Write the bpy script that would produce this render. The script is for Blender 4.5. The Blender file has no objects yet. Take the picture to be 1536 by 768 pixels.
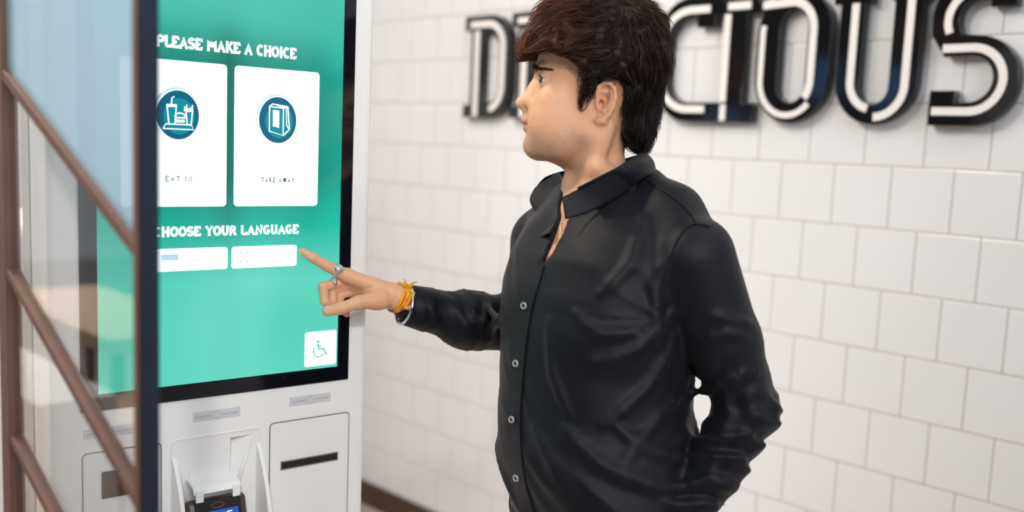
import bpy, bmesh, math, random
import numpy as np
from mathutils import Vector, Matrix
random.seed(4); rng = np.random.default_rng(4)
C = bpy.context.scene.collection

# ---------------------------------------------------------------- camera
CAM_H = 1.545; FPX = 1533.7; CY = 417.6; WALL_Y = 2.5
yaw, pit, rol = math.radians(44.0722), math.radians(7.5064), math.radians(2.4791)
cf = np.array([-math.cos(yaw)*math.cos(pit), math.sin(yaw)*math.cos(pit), -math.sin(pit)])
r0 = np.array([math.sin(yaw), math.cos(yaw), 0.0]); u0 = np.cross(r0, cf)
cr = r0*math.cos(rol)+u0*math.sin(rol); cu = -r0*math.sin(rol)+u0*math.cos(rol)
CAM = np.array([0, 0, CAM_H])
cd = bpy.data.cameras.new('camera'); cam = bpy.data.objects.new('camera', cd); C.objects.link(cam)
cam.matrix_world = Matrix(((cr[0], cu[0], -cf[0], 0), (cr[1], cu[1], -cf[1], 0), (cr[2], cu[2], -cf[2], CAM_H), (0, 0, 0, 1)))
cd.sensor_width = 36; cd.lens = 36*FPX/1536; cd.shift_y = (CY-384)/1536
cd.clip_start = 0.02
cd.dof.use_dof = True; cd.dof.focus_distance = 1.66; cd.dof.aperture_fstop = 1.8
bpy.context.scene.camera = cam

# ---------------------------------------------------------------- world, lights, exposure
sc = bpy.context.scene
sc.view_settings.view_transform = 'Standard'; sc.view_settings.look = 'None'
sc.view_settings.gamma = 1; sc.view_settings.use_curve_mapping = False
sc.view_settings.exposure = 0.0
wd = bpy.data.worlds.new('world'); sc.world = wd; wd.use_nodes = True
wn = wd.node_tree.nodes; wl = wd.node_tree.links
bgn = wn['Background']; bgn.inputs[0].default_value = (0.91, 0.965, 1.0, 1); bgn.inputs[1].default_value = 0.61

def area(name, loc, target, size, power, col, shape='DISK', sy=None):
    l = bpy.data.lights.new(name, 'AREA'); l.shape = shape; l.size = size
    if sy: l.size_y = sy
    l.energy = power; l.color = col
    o = bpy.data.objects.new(name, l); C.objects.link(o); o.location = loc
    o.rotation_euler = (Vector(target)-Vector(loc)).to_track_quat('-Z', 'Y').to_euler()
    return o
area('daylight', (3.5, -0.3, 2.9), (-1.4, 0.8, 1.15), 2.6, 96, (0.88, 0.94, 1.0), 'RECTANGLE', 2.2)  # added cool fill lamp that brightens the kiosk front
area('daylight', (-2.9, -3.2, 4.0), (-2.2, 1.2, 1.2), 2.4, 46, (0.90, 0.93, 1.0), 'RECTANGLE', 1.2)  # second added fill, for the kiosk's left side
area('ceiling_spot', (-2.1, 0.15, 3.0), (-1.0, 1.1, 1.35), 0.22, 28, (1.0, 0.84, 0.68))
area('ceiling_spot', (-0.1, 1.75, 3.0), (-0.8, 1.5, 0.9), 0.22, 5, (1.0, 0.86, 0.72))
area('ceiling_spot', (-2.6, 0.9, 3.1), (-3.0, 2.5, 0.3), 0.5, 19, (1.0, 0.86, 0.74))

def spot(name, loc, target, power, col, cone, blend=1.0, r=.05):
    l = bpy.data.lights.new(name, 'SPOT'); l.energy = power; l.color = col; l.spot_size = math.radians(cone); l.spot_blend = blend; l.shadow_soft_size = r
    o = bpy.data.objects.new(name, l); C.objects.link(o); o.location = loc
    o.rotation_euler = (Vector(target)-Vector(loc)).to_track_quat('-Z', 'Y').to_euler(); return o
spot('track_spot', (1.1, -0.9, 2.8), (-1.15, 1.05, 1.52), 215, (1.0, 0.93, 0.85), 34, 1.0, .12)  # added fill spot, narrowed to lift the man's skin more than the wall
area('ceiling_spot', (-4.7, -0.9, 3.0), (-4.8, -0.9, 0.7), 0.4, 130, (1.0, 0.95, 0.90))  # lamp added to brighten the tables for their image in the glass

# ---------------------------------------------------------------- helpers
def ray(x, y): return cf+cr*(x-768)/FPX-cu*(y-CY)/FPX
def at(x, y, t): return CAM+ray(x, y)*t                    # point seen at pixel x, y, t metres deep

def nd(nt, t, **k):
    n = nt.nodes.new(t)
    for a, b in k.items(): setattr(n, a, b)
    return n
def mat(name, col=(0.8, 0.8, 0.8), rough=0.5, metal=0.0, spec=0.5, emis=None, estr=0.0, coat=0.0, noise=0.0, nscale=8.0, bump=0.0, bscale=60.0, sss=0.0, sheen=0.0, trans=0.0, attr=None, stretch=(1, 1, 1)):
    m = bpy.data.materials.new(name); m.use_nodes = True; nt = m.node_tree
    b = nt.nodes['Principled BSDF']; L = nt.links
    b.inputs['Base Color'].default_value = (*col, 1); b.inputs['Roughness'].default_value = rough
    b.inputs['Metallic'].default_value = metal; b.inputs['Specular IOR Level'].default_value = spec
    b.inputs['Coat Weight'].default_value = coat; b.inputs['Coat Roughness'].default_value = 0.06
    b.inputs['Transmission Weight'].default_value = trans
    if sheen: b.inputs['Sheen Weight'].default_value = sheen; b.inputs['Sheen Roughness'].default_value = 0.45
    if sss:
        b.inputs['Subsurface Weight'].default_value = sss; b.inputs['Subsurface Radius'].default_value = (1.0, 0.35, 0.18)
        b.inputs['Subsurface Scale'].default_value = 0.008
    if emis is not None:
        b.inputs['Emission Color'].default_value = (*emis, 1); b.inputs['Emission Strength'].default_value = estr
    tc = nd(nt, 'ShaderNodeTexCoord'); mp = nd(nt, 'ShaderNodeMapping'); mp.inputs['Scale'].default_value = stretch
    L.new(tc.outputs['Object'], mp.inputs[0])
    src = None
    if attr:
        a = nd(nt, 'ShaderNodeAttribute', attribute_name=attr); src = a.outputs['Color']
    nz = nd(nt, 'ShaderNodeTexNoise'); nz.inputs['Scale'].default_value = nscale; nz.inputs['Detail'].default_value = 4
    L.new(mp.outputs[0], nz.inputs['Vector'])
    mr = nd(nt, 'ShaderNodeMapRange'); mr.inputs['To Min'].default_value = 1-max(noise, 0.015); mr.inputs['To Max'].default_value = 1+max(noise, 0.015)
    mr.inputs['From Min'].default_value = 0.3; mr.inputs['From Max'].default_value = 0.7
    L.new(nz.outputs['Fac'], mr.inputs['Value'])
    mx = nd(nt, 'ShaderNodeMix', data_type='RGBA', blend_type='MULTIPLY'); mx.inputs['Factor'].default_value = 1
    if src: L.new(src, mx.inputs['A'])
    else: mx.inputs['A'].default_value = (*col, 1)
    L.new(mr.outputs[0], mx.inputs['B']); L.new(mx.outputs['Result'], b.inputs['Base Color'])
    if bump:
        n2 = nd(nt, 'ShaderNodeTexNoise'); n2.inputs['Scale'].default_value = bscale; n2.inputs['Detail'].default_value = 5
        L.new(mp.outputs[0], n2.inputs['Vector'])
        bp = nd(nt, 'ShaderNodeBump'); bp.inputs['Strength'].default_value = bump; bp.inputs['Distance'].default_value = 0.002
        L.new(n2.outputs['Fac'], bp.inputs['Height']); L.new(bp.outputs[0], b.inputs['Normal'])
    return m

def tag(o, label, cat, group=None, kind=None):
    o['label'] = label; o['category'] = cat
    if group: o['group'] = group
    if kind: o['kind'] = kind
    return o
def empty(name, loc=(0, 0, 0), rz=0.0):
    o = bpy.data.objects.new(name, None); C.objects.link(o); o.location = loc; o.rotation_euler = (0, 0, rz); o.empty_display_size = 0.05
    return o
def link(name, me, m, parent=None, smooth=False):
    o = bpy.data.objects.new(name, me); C.objects.link(o)
    if m is not None and not me.materials: me.materials.append(m)
    if smooth: me.polygons.foreach_set('use_smooth', [True]*len(me.polygons))
    if parent: o.parent = parent
    return o
class MB:
    """collects shapes into one mesh"""
    def __init__(s): s.v = []; s.f = []
    def add(s, vs, fs):
        o = len(s.v); s.v += [tuple(map(float, v)) for v in vs]; s.f += [tuple(i+o for i in f) for f in fs]; return s
    def box(s, a, b, bev=0.0, M=None):
        x0, y0, z0 = a; x1, y1, z1 = b
        if bev <= 0:
            vs = [(x, y, z) for x in (x0, x1) for y in (y0, y1) for z in (z0, z1)]
            fs = [(0, 1, 3, 2), (4, 6, 7, 5), (0, 4, 5, 1), (2, 3, 7, 6), (0, 2, 6, 4), (1, 5, 7, 3)]
            if M is not None: vs = [tuple(M@Vector(v)) for v in vs]
            return s.add(vs, fs)
        bm = bmesh.new(); bmesh.ops.create_cube(bm, size=1)
        for v in bm.verts: v.co = Vector(((x0+x1)/2+v.co.x*(x1-x0), (y0+y1)/2+v.co.y*(y1-y0), (z0+z1)/2+v.co.z*(z1-z0)))
        bmesh.ops.bevel(bm, geom=bm.edges[:], offset=bev, segments=3, profile=0.5, affect='EDGES')
        if M is not None: bm.transform(M)
        bm.verts.index_update()
        s.add([v.co[:] for v in bm.verts], [[v.index for v in f.verts] for f in bm.faces]); bm.free(); return s
    def tube(s, pts, r, n=8, closed=False, cap=True):
        pts = [Vector(p) for p in pts]; N = len(pts)
        rr = r if hasattr(r, '__len__') else [r]*N
        vs = []; fs = []; up = None
        for i, p in enumerate(pts):
            if closed: t = pts[(i+1) % N]-pts[i-1]
            else: t = pts[min(i+1, N-1)]-pts[max(i-1, 0)]
            t.normalize()
            if up is None: up = Vector((0, 0, 1)) if abs(t.z) < .9 else Vector((1, 0, 0))
            a = (up-t*up.dot(t)).normalized(); up = a; b = t.cross(a)
            for k in range(n):
                q = 2*math.pi*k/n; vs.append(p+(a*math.cos(q)+b*math.sin(q))*rr[i])
        M_ = N if closed else N-1
        for i in range(M_):
            for k in range(n):
                j = (i+1) % N; fs.append((i*n+k, i*n+(k+1) % n, j*n+(k+1) % n, j*n+k))
        if cap and not closed: fs.append(tuple(range(n))[::-1]); fs.append(tuple((N-1)*n+k for k in range(n)))
        return s.add(vs, fs)
    def prism(s, poly, fn0, fn1):
        """polygon (list of 2-D points, CCW) swept between two mappings to 3-D"""
        n = len(poly); vs = [fn0(*p) for p in poly]+[fn1(*p) for p in poly]
        fs = [tuple(range(n))[::-1], tuple(range(n, 2*n))]+[(i, (i+1) % n, n+(i+1) % n, n+i) for i in range(n)]
        return s.add(vs, fs)
    def build(s, name, m, parent=None, smooth=False, autos=None, bevel=0):
        me = bpy.data.meshes.new(name); me.from_pydata(s.v, [], s.f); me.validate(); me.update()
        bm = bmesh.new(); bm.from_mesh(me); bmesh.ops.recalc_face_normals(bm, faces=bm.faces[:]); bm.to_mesh(me); bm.free()
        o = link(name, me, m, parent, smooth)
        if bevel:
            md = o.modifiers.new('bevel', 'BEVEL'); md.width = bevel; md.segments = 2; md.limit_method = 'ANGLE'; md.angle_limit = 0.6
        if autos: me.set_sharp_from_angle(angle=autos)
        return o
def rrect(x0, y0, x1, y1, r, n=5):
    out = []
    for cx, cy, a in ((x1-r, y1-r, 0), (x0+r, y1-r, 90), (x0+r, y0+r, 180), (x1-r, y0+r, 270)):
        for i in range(n+1):
            q = math.radians(a+90*i/n); out.append((cx+r*math.cos(q), cy+r*math.sin(q)))
    return out
def arc(cx, cy, rx, ry, a0, a1, n=16):
    return [(cx+rx*math.cos(math.radians(a0+(a1-a0)*i/n)), cy+ry*math.sin(math.radians(a0+(a1-a0)*i/n))) for i in range(n+1)]
def shape2d(name, splines, M, depth, m, parent=None, bev=0.0):
    """closed outlines with holes -> a solid plate of the given depth, by a 2-D curve"""
    cu_ = bpy.data.curves.new(name, 'CURVE'); cu_.dimensions = '2D'; cu_.fill_mode = 'BOTH'; cu_.extrude = depth/2; cu_.bevel_depth = bev; cu_.bevel_resolution = 1; cu_.offset = -bev
    for sp in splines:
        s = cu_.splines.new('POLY'); s.points.add(len(sp)-1)
        for i, p in enumerate(sp): s.points[i].co = (p[0], p[1], 0, 1)
        s.use_cyclic_u = True
    t = bpy.data.objects.new(name, cu_); C.objects.link(t)
    dg = bpy.context.evaluated_depsgraph_get(); me = bpy.data.meshes.new_from_object(t.evaluated_get(dg))
    bpy.data.objects.remove(t); bpy.data.curves.remove(cu_)
    me.name = name; me.transform(M); me.materials.clear()
    return link(name, me, m, parent)
def strip(pts, w):
    """outline polygon of a polyline with width w"""
    P = [Vector((p[0], p[1])) for p in pts]; Lf = []; Rt = []
    for i, p in enumerate(P):
        t = (P[min(i+1, len(P)-1)]-P[max(i-1, 0)]).normalized(); nn = Vector((-t.y, t.x))*w/2
        Lf.append(tuple(p+nn)); Rt.append(tuple(p-nn))
    return Lf+Rt[::-1]

# ---------------------------------------------------------------- materials
M_tile = mat('white_tile', (0.745, 0.765, 0.785), 0.22, spec=0.5, noise=0.015, nscale=3)
M_grout = mat('grout', (0.30, 0.25, 0.22), 0.9, noise=0.15, nscale=30)
M_base = mat('baseboard_brown', (0.055, 0.03, 0.02), 0.45, noise=0.2, nscale=12)
M_white = mat('kiosk_white', (0.83, 0.83, 0.83), 0.38, noise=0.01, bump=0.03, bscale=500)
M_panel = mat('panel_white', (0.81, 0.81, 0.81), 0.4, noise=0.01, bump=0.03, bscale=500)
M_blackgloss = mat('black_gloss', (0.004, 0.005, 0.009), 0.07, spec=0.5)
M_letter = mat('letter_black_acrylic', (0.006, 0.006, 0.007), 0.08, spec=0.55)
M_inline = mat('letter_white_inline', (0.80, 0.79, 0.78), 0.4)
M_seam = mat('seam_grey', (0.20, 0.19, 0.19), 0.8)
M_slot = mat('slot_black', (0.012, 0.012, 0.014), 0.4)
M_plaster = mat('white_plaster', (0.78, 0.77, 0.76), 0.7, noise=0.02)
M_dark = mat('dark_wall', (0.03, 0.027, 0.025), 0.8, noise=0.3, nscale=2)
M_metal = mat('bronze_frame', (0.14, 0.072, 0.052), 0.6, metal=0.0, noise=0.1, nscale=20)
M_metalblue = mat('navy_frame', (0.010, 0.017, 0.035), 0.35, metal=0.2, noise=0.1, nscale=20)
M_label = mat('label_grey', (0.60, 0.62, 0.65), 0.35)
M_labelslot = mat('label_slot', (0.48, 0.49, 0.52), 0.5)
M_wood = mat('pale_wood', (0.62, 0.44, 0.31), 0.35, noise=0.12, nscale=4, stretch=(1, 12, 1))
M_silver = mat('silver', (0.80, 0.79, 0.77), 0.22, metal=1.0, bump=0.4, bscale=600)
M_chrome = mat('polished_steel', (0.82, 0.82, 0.82), 0.12, metal=1.0)
M_gold = mat('gold', (0.90, 0.60, 0.25), 0.25, metal=1.0)

# ---------------------------------------------------------------- setting
def plane_box(name, a, b, m): o = MB().box(a, b).build(name, m); o['kind'] = 'structure'; return o
# floor
M_floor = mat('floor_tile', (0.46, 0.36, 0.30), 0.35, noise=0.08, nscale=2)
plane_box('floor', (-12, -4.6, -0.06), (4.5, 2.62, 0.0), M_floor)
# tiled wall: tiles with pillowed edges on a bed of grout, one mesh
TW = 0.0633924*WALL_Y; TX = -0.358958*WALL_Y; TZ = CAM_H-0.00673*WALL_Y
g = 0.0011; bv = 0.0022
V = []; F = []
r_lo = -int((3.3-TZ)/TW); r_hi = int((TZ-0.10)/TW)+1
for r_ in range(r_lo, r_hi+1):
    z1 = TZ-r_*TW; z0 = z1-TW
    z0c = max(z0, 0.02)
    if z1 < 0.05: continue
    sh = 0 if r_ % 2 == 0 else TW/2
    for k in range(-16, 20):
        xa = TX-sh-k*TW; xb = xa+TW
        a = len(V); y0 = WALL_Y+0.0015; y1 = WALL_Y-0.0008; y2 = WALL_Y-0.0015
        for e, yy in ((g, y0+0.001), (g, y1), (g+bv, y2)):
            V += [(xa+e, yy, z0c+e), (xb-e, yy, z0c+e), (xb-e, yy, z1-e), (xa+e, yy, z1-e)]
        for q in range(2):
            for i in range(4): F.append((a+4*q+i, a+4*q+(i+1) % 4, a+4*q+4+(i+1) % 4, a+4*q+4+i))
        F.append((a+8, a+9, a+10, a+11))
nt_ = len(F)
a = len(V); V += [(-3.9, WALL_Y, 0), (1.8, WALL_Y, 0), (1.8, WALL_Y, 3.3), (-3.9, WALL_Y, 3.3), (-3.9, WALL_Y+.1, 0), (1.8, WALL_Y+.1, 0), (1.8, WALL_Y+.1, 3.3), (-3.9, WALL_Y+.1, 3.3)]
F += [(a, a+1, a+2, a+3), (a+4, a+7, a+6, a+5), (a, a+4, a+5, a+1), (a+3, a+2, a+6, a+7), (a, a+3, a+7, a+4), (a+1, a+5, a+6, a+2)]
me = bpy.data.meshes.new('wall_back'); me.from_pydata(V, [], F); me.materials.append(M_tile); me.materials.append(M_grout)
for i in range(nt_, len(F)): me.polygons[i].material_index = 1
bm = bmesh.new(); bm.from_mesh(me)
for f_ in bm.faces:
    if f_.material_index == 0 and f_.normal.y > 0: f_.normal_flip()
bm.to_mesh(me); bm.free()
o = link('wall_back', me, None); o['kind'] = 'structure'
plane_box('baseboard_back', (-3.85, WALL_Y-0.014, 0), (1.8, WALL_Y-0.0018, 0.098), M_base)
plane_box('wall_left', (-4.0, 0.35, 0), (-3.9, 2.6, 3.3), M_plaster)
plane_box('wall_front', (-12, -4.6, 0), (4.5, -4.5, 4.6), M_dark)
plane_box('wall_right', (4.5, -4.6, 0), (4.6, 2.6, 3.3), M_dark)
M_blueglow = mat('window_glow', (0.02, 0.02, 0.02), 0.3, emis=(0.22, 0.5, 1.0), estr=1.6)
M_paleglow = mat('window_bright', (0.02, 0.02, 0.02), 0.3, emis=(0.75, 0.9, 1.0), estr=3.5)
M_amber = mat('amber_glow', (0.02, 0.02, 0.02), 0.3, emis=(0.8, 0.35, 0.18), estr=0.25)
for i, (x, z0, z1, w_, m_) in enumerate(((-4.70, 2.05, 2.42, .38, M_blueglow), (-5.38, 2.12, 2.5, .30, M_blueglow), (-6.55, 1.7, 2.0, .40, M_blueglow), (-6.05, 1.7, 2.0, .14, M_blueglow), (-10.7, 1.9, 2.5, .7, M_paleglow), (-4.0, 2.62, 2.85, 1.5, M_amber), (-6.6, 2.2, 2.6, 1.0, M_amber))):  # unseen glowing panels, added so the black letters show coloured reflections
    o = MB().box((x-w_/2, -4.498, z0), (x+w_/2, -4.45, z1), 0.01).build('window_%d' % (i+1), m_); o['kind'] = 'structure'

# ---------------------------------------------------------------- wall letters
LY0 = WALL_Y-0.035
LM = Matrix(((1, 0, 0, 0), (0, 0, 1, WALL_Y-0.0195), (0, 1, 0, 0), (0, 0, 0, 1)))       # (x, z) plane, plate near the wall
LMi = Matrix(((1, 0, 0, 0), (0, 0, 1, WALL_Y-0.0375), (0, 1, 0, 0), (0, 0, 0, 1)))
ZB, ZT = 1.632, 1.987
def letter(ch, label, splines, inl):
    pts = [p for s in splines for p in s]; x0 = min(p[0] for p in pts); x1 = max(p[0] for p in pts)
    t = empty('sign_letter', ((x0+x1)/2, WALL_Y-0.0015, ZB)); tag(t, label, 'sign letter', 'letters of the word on the tiled wall')
    iv = Matrix.Translation(-Vector(t.location))
    shape2d('letter_body', splines, iv@LM, 0.031, M_letter, t, bev=0.0015)
    for s in inl:
        b_ = shape2d('inline_stripe', [s], iv@LMi, 0.0016, M_inline, t); b_['label'] = 'white inline stripe'
def dshape(x):      # x: left of the letter
    out = [(x, ZT), (x, ZT-.05), (x+.035, ZT-.05), (x+.035, ZB+.045), (x, ZB+.045), (x, ZB)]
    out += arc(x+.135, ZB+.10, .105, .10, -90, 0)+arc(x+.135, ZT-.11, .105, .11, 0, 90)
    ins = [(x+.098, ZB+.05)]+arc(x+.128, ZB+.11, .055, .06, -90, 0)+arc(x+.128, ZT-.12, .055, .065, 0, 90)+[(x+.098, ZT-.055)]
    il = [strip([(x+.067, ZB+.004), (x+.067, ZT-.052)], .026),
          strip([(x+.03, ZT-.030)]+arc(x+.125, ZT-.11, .078, .08, 90, 0)+arc(x+.125, ZB+.11, .078, .082, 0, -78), .022)]
    return [out, ins], il
letter('D', 'black glossy letter D with white inline, leftmost on tiled wall', *dshape(-2.84))
x = -2.598
letter('E', 'black glossy letter E half hidden behind the man\'s forehead', [[(x, ZT), (x, ZT-.048), (x+.035, ZT-.048), (x+.035, ZB+.042), (x, ZB+.042), (x, ZB), (x+.21, ZB), (x+.21, ZB+.09), (x+.165, ZB+.09), (x+.165, ZB+.05), (x+.1, ZB+.05), (x+.1, ZB+.145), (x+.155, ZB+.145), (x+.155, ZB+.205), (x+.1, ZB+.205), (x+.1, ZT-.053), (x+.165, ZT-.053), (x+.165, ZT-.09), (x+.21, ZT-.09), (x+.21, ZT)]],
       [strip([(x+.067, ZB+.004), (x+.067, ZT-.06)], .026), strip([(x+.03, ZT-.028), (x+.18, ZT-.028)], .02), strip([(x+.085, ZB+.025), (x+.18, ZB+.025)], .02)])
x = -2.36
letter('L', 'black glossy letter L behind the man\'s head', [[(x, ZT), (x, ZT-.048), (x+.035, ZT-.048), (x+.035, ZB+.045), (x, ZB+.045), (x, ZB), (x+.20, ZB), (x+.20, ZB+.1), (x+.15, ZB+.1), (x+.15, ZB+.05), (x+.1, ZB+.05), (x+.1, ZT-.048), (x+.135, ZT-.048), (x+.135, ZT)]], [strip([(x+.067, ZB+.004), (x+.067, ZT-.01)], .026)])
def ishape(x):
    return [[(x, ZT), (x, ZT-.055), (x+.012, ZT-.055), (x+.012, ZB+.054), (x-.012, ZB+.054), (x-.012, ZB), (x+.110, ZB), (x+.110, ZB+.053), (x+.074, ZB+.053), (x+.074, ZT-.055), (x+.110, ZT-.055), (x+.110, ZT)]], \
        [strip([(x+.014, ZB+.056), (x+.014, ZT-.056)], .021), strip([(x+.016, ZB+.003), (x+.016, ZB+.049)], .019), strip([(x+.012, ZT-.035), (x+.088, ZT-.035)], .021)]
letter('I', 'black glossy letter I, its top just right of the man\'s hair', *ishape(-2.105))
x = -1.962
co = [(x+.228, ZT)]+arc(x+.115, ZT-.115, .115, .115, 90, 180)+arc(x+.115, ZB+.115, .115, .115, 180, 270)+[(x+.217, ZB), (x+.217, ZB+.054), (x+.18, ZB+.054)]
co += arc(x+.118, ZB+.125, .077, .071, 270, 180)+arc(x+.118, ZT-.135, .077, .08, 180, 90)+[(x+.139, ZT-.055), (x+.139, ZT-.088), (x+.199, ZT-.088), (x+.199, ZT-.055), (x+.228, ZT-.055)]
letter('C', 'black glossy letter C, partly behind the man\'s hair', [co], [strip([(x+.183, ZT-.037)]+arc(x+.118, ZT-.125, .096, .088, 90, 180)+arc(x+.118, ZB+.125, .096, .09, 180, 270)+[(x+.183, ZB+.035)], .021)])
letter('I', 'black glossy slab letter I between the C and the O', *ishape(-1.731))
x = -1.617
oo = arc(x+.111, ZT-.12, .111, .12, 0, 180)+arc(x+.111, ZB+.12, .111, .12, 180, 360)
oi = arc(x+.111, ZT-.10, .043, .046, 0, 180)+arc(x+.111, ZB+.10, .043, .046, 180, 360)
letter('O', 'black glossy rounded letter O between the I and the U', [oo, oi],
       [strip(arc(x+.105, ZT-.115, .087, .08, 165, 180, 4)+arc(x+.105, ZB+.115, .087, .095, 180, 318), .016),
        strip([(x+.012, ZT-.040), (x+.105, ZT-.036)]+arc(x+.105, ZT-.11, .066, .074, 84, 0)+arc(x+.105, ZB+.11, .066, .07, 0, -38, 8), .021)])
x = -1.391
uo = [(x-.002, ZT), (x-.002, ZT-.052), (x+.018, ZT-.052)]+arc(x+.126, ZB+.108, .108, .108, 180, 360)+[(x+.234, ZT-.052), (x+.25, ZT-.052), (x+.25, ZT), (x+.155, ZT), (x+.155, ZT-.052), (x+.163, ZT-.052)]
uo += arc(x+.122, ZB+.095, .041, .045, 0, -180)+[(x+.081, ZT-.052), (x+.10, ZT-.052), (x+.10, ZT)]
letter('U', 'black glossy letter U with blue reflections, left of the S', [uo],
       [strip([(x+.060, ZT-.052)]+arc(x+.126, ZB+.108, .066, .07, 180, 258, 12), .020), strip([(x+.206, ZT-.01)]+arc(x+.128, ZB+.098, .078, .08, 0, -88), .020)])
x = -1.130
so = [(x+.010, ZB), (x+.112, ZB)]+arc(x+.112, ZB+.105, .101, .105, -90, 88, 22)+[(x+.07, ZB+.215)]
so += arc(x+.105, ZT-.105, .042, .044, 205, 90, 10)+[(x+.135, ZT-.058), (x+.135, ZT-.082), (x+.192, ZT-.082), (x+.192, ZT), (x+.10, ZT)]
so += arc(x+.10, ZT-.10, .10, .10, 90, 180, 12)+[(x+.002, ZB+.215), (x+.036, ZB+.162), (x+.10, ZB+.165)]+arc(x+.10, ZB+.11, .055, .055, 80, -88, 14)+[(x+.069, ZB+.053), (x+.069, ZB+.083), (x+.010, ZB+.083)]
letter('S', 'black glossy letter S, rightmost on tiled wall', [so],
       [strip([(x+.018, ZB+.034), (x+.105, ZB+.034)]+arc(x+.105, ZB+.108, .074, .074, -88, 88, 18)+[(x+.032, ZB+.182)], .019),
        strip([(x+.045, ZB+.217)]+arc(x+.105, ZT-.11, .066, .070, 190, 95, 12)+[(x+.125, ZT-.040)], .018)])

# ---------------------------------------------------------------- kiosk
KA = math.radians(85.5); kk = np.array([math.cos(KA), math.sin(KA), 0]); kn = np.array([math.sin(KA), -math.cos(KA), 0])
KO = at(452, 376, 1.70); KO[2] = 0.0
kiosk = empty('self_order_kiosk', tuple(KO), KA)
tag(kiosk, 'white self-order kiosk with tall green touch screen, touched by the man', 'kiosk')
UL, UR = -0.397, 0.132; KD = 0.085
def U(u, d, z): return (u, -d, z)
# carcass: front skin with openings left where the cradle groove is; rounded vertical edges
RZ0, RZ1, RU0, RU1 = 0.80, 1.063, -0.2205, -0.0695
b = MB()
def slab(u0, u1, z0, z1, d0=-KD, d1=0): b.box((u0, -d1, z0), (u1, -d0, z1))
def outline(u0, u1, r, n=6): return rrect(u0, 0, u1, KD, r, n)
for (u0, u1, z0, z1) in ((UL+.012, RU0, .0, 1.96), (RU1, UR-.012, .0, 1.96), (RU0, RU1, .0, RZ0), (RU0, RU1, RZ1, 1.96)): b.box((u0, 0, z0), (u1, KD, z1))
for u0, sgn in ((UL+.012, -1), (UR-.012, 1)):
    pr = [(u0, 0)]+[(u0+sgn*.012*math.sin(math.radians(a_)), .012-.012*math.cos(math.radians(a_))) for a_ in range(0, 91, 15)]+[(u0+sgn*.012, KD), (u0, KD)]
    b.prism(pr, lambda p, q: (p, q, 0), lambda p, q: (p, q, 1.96))
b.box((RU0, .03, RZ0), (RU1, KD, RZ1))
b.build('body', M_white, kiosk, autos=0.5, smooth=True)
MB().box((UL+.006, KD, 0), (UR-.004, KD+.008, 1.95)).build('shadow_gap', M_seam, kiosk)
MB().box((UL-.0, KD+.008, 0), (UR+.013, KD+.05, 1.95), .003).build('rear_housing', mat('housing_grey', (0.58, 0.56, 0.54), .45), kiosk)
# black bezel and screen
SZ0, SZ1, SU0, SU1 = 1.151, 1.865, -0.331, 0.069
MB().box((-.356, -.004, 1.125), (.093, .0005, 1.89), 0.0015).build('screen_bezel', M_blackgloss, kiosk)
def screen_mat():
    m = mat('screen_green', (0.01, 0.05, 0.04), 0.12, spec=0.4); nt = m.node_tree; L = nt.links; b_ = nt.nodes['Principled BSDF']
    tc = nd(nt, 'ShaderNodeTexCoord'); sp = nd(nt, 'ShaderNodeSeparateXYZ'); L.new(tc.outputs['Object'], sp.inputs[0])
    wv = nd(nt, 'ShaderNodeTexNoise'); wv.inputs['Scale'].default_value = 4.2; wv.inputs['Detail'].default_value = 0
    L.new(tc.outputs['Object'], wv.inputs['Vector'])
    def ramp(sock, a, b_, stops):
        mr = nd(nt, 'ShaderNodeMapRange'); mr.inputs['From Min'].default_value = a; mr.inputs['From Max'].default_value = b_; L.new(sock, mr.inputs['Value'])
        rp = nd(nt, 'ShaderNodeValToRGB'); cr_ = rp.color_ramp
        while len(cr_.elements) < len(stops): cr_.elements.new(.5)
        for e, (p_, c_) in zip(cr_.elements, stops): e.position = p_; e.color = (*c_, 1)
        L.new(mr.outputs[0], rp.inputs[0]); return rp.outputs[0]
    def mul(a, c_, fac=None):
        q = nd(nt, 'ShaderNodeMix', data_type='RGBA', blend_type='MULTIPLY'); q.inputs['Factor'].default_value = 1
        if fac: L.new(fac, q.inputs['Factor'])
        L.new(a, q.inputs['A']); L.new(c_, q.inputs['B']); return q.outputs['Result']
    # the artwork shown: green, deeper round the cards, paler toward the bottom and the right edge
    cz = ramp(sp.outputs['Z'], 1.151, 1.865, [(0, (.11, .70, .53)), (.22, (.13, .72, .56)), (.34, (.012, .50, .36)), (.46, (.003, .30, .215)), (.68, (.003, .30, .215)), (.78, (.05, .52, .39)), (1, (.13, .66, .51))])
    cx = ramp(sp.outputs['X'], -.331, .069, [(0, (.9, .9, .9)), (.40, (.8, .8, .8)), (.5, (.33, .42, .42)), (.60, (.8, .8, .8)), (.86, (.85, .85, .85)), (.97, (1.5, 1.2, 1.25))])
    cn = ramp(wv.outputs['Fac'], .3, .7, [(0, (.7, .9, .88)), (1, (1.35, 1.08, 1.12))])
    zf = ramp(sp.outputs['Z'], 1.151, 1.865, [(.28, (.15, .15, .15)), (.42, (1, 1, 1)), (.72, (1, 1, 1)), (.8, (.15, .15, .15))])
    L.new(mul(mul(cz, cx, zf), cn), b_.inputs['Emission Color']); b_.inputs['Emission Strength'].default_value = 0.92
    return m
M_scr = screen_mat()
scr = MB().box((SU0, -.0055, SZ0), (SU1, -.0035, SZ1)).build('touch_screen', M_scr, kiosk)
M_ui = mat('ui_white', (0.5, 0.5, 0.5), 0.15, emis=(0.93, 0.97, 1.0), estr=1.0)
M_uitxt = mat('ui_text_white', (0.5, 0.5, 0.5), 0.3, emis=(0.92, 1.0, 1.0), estr=1.05)
M_uidark = mat('ui_text_slate', (0.02, 0.06, 0.09), 0.3, emis=(0.05, 0.16, 0.22), estr=.6)
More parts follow.
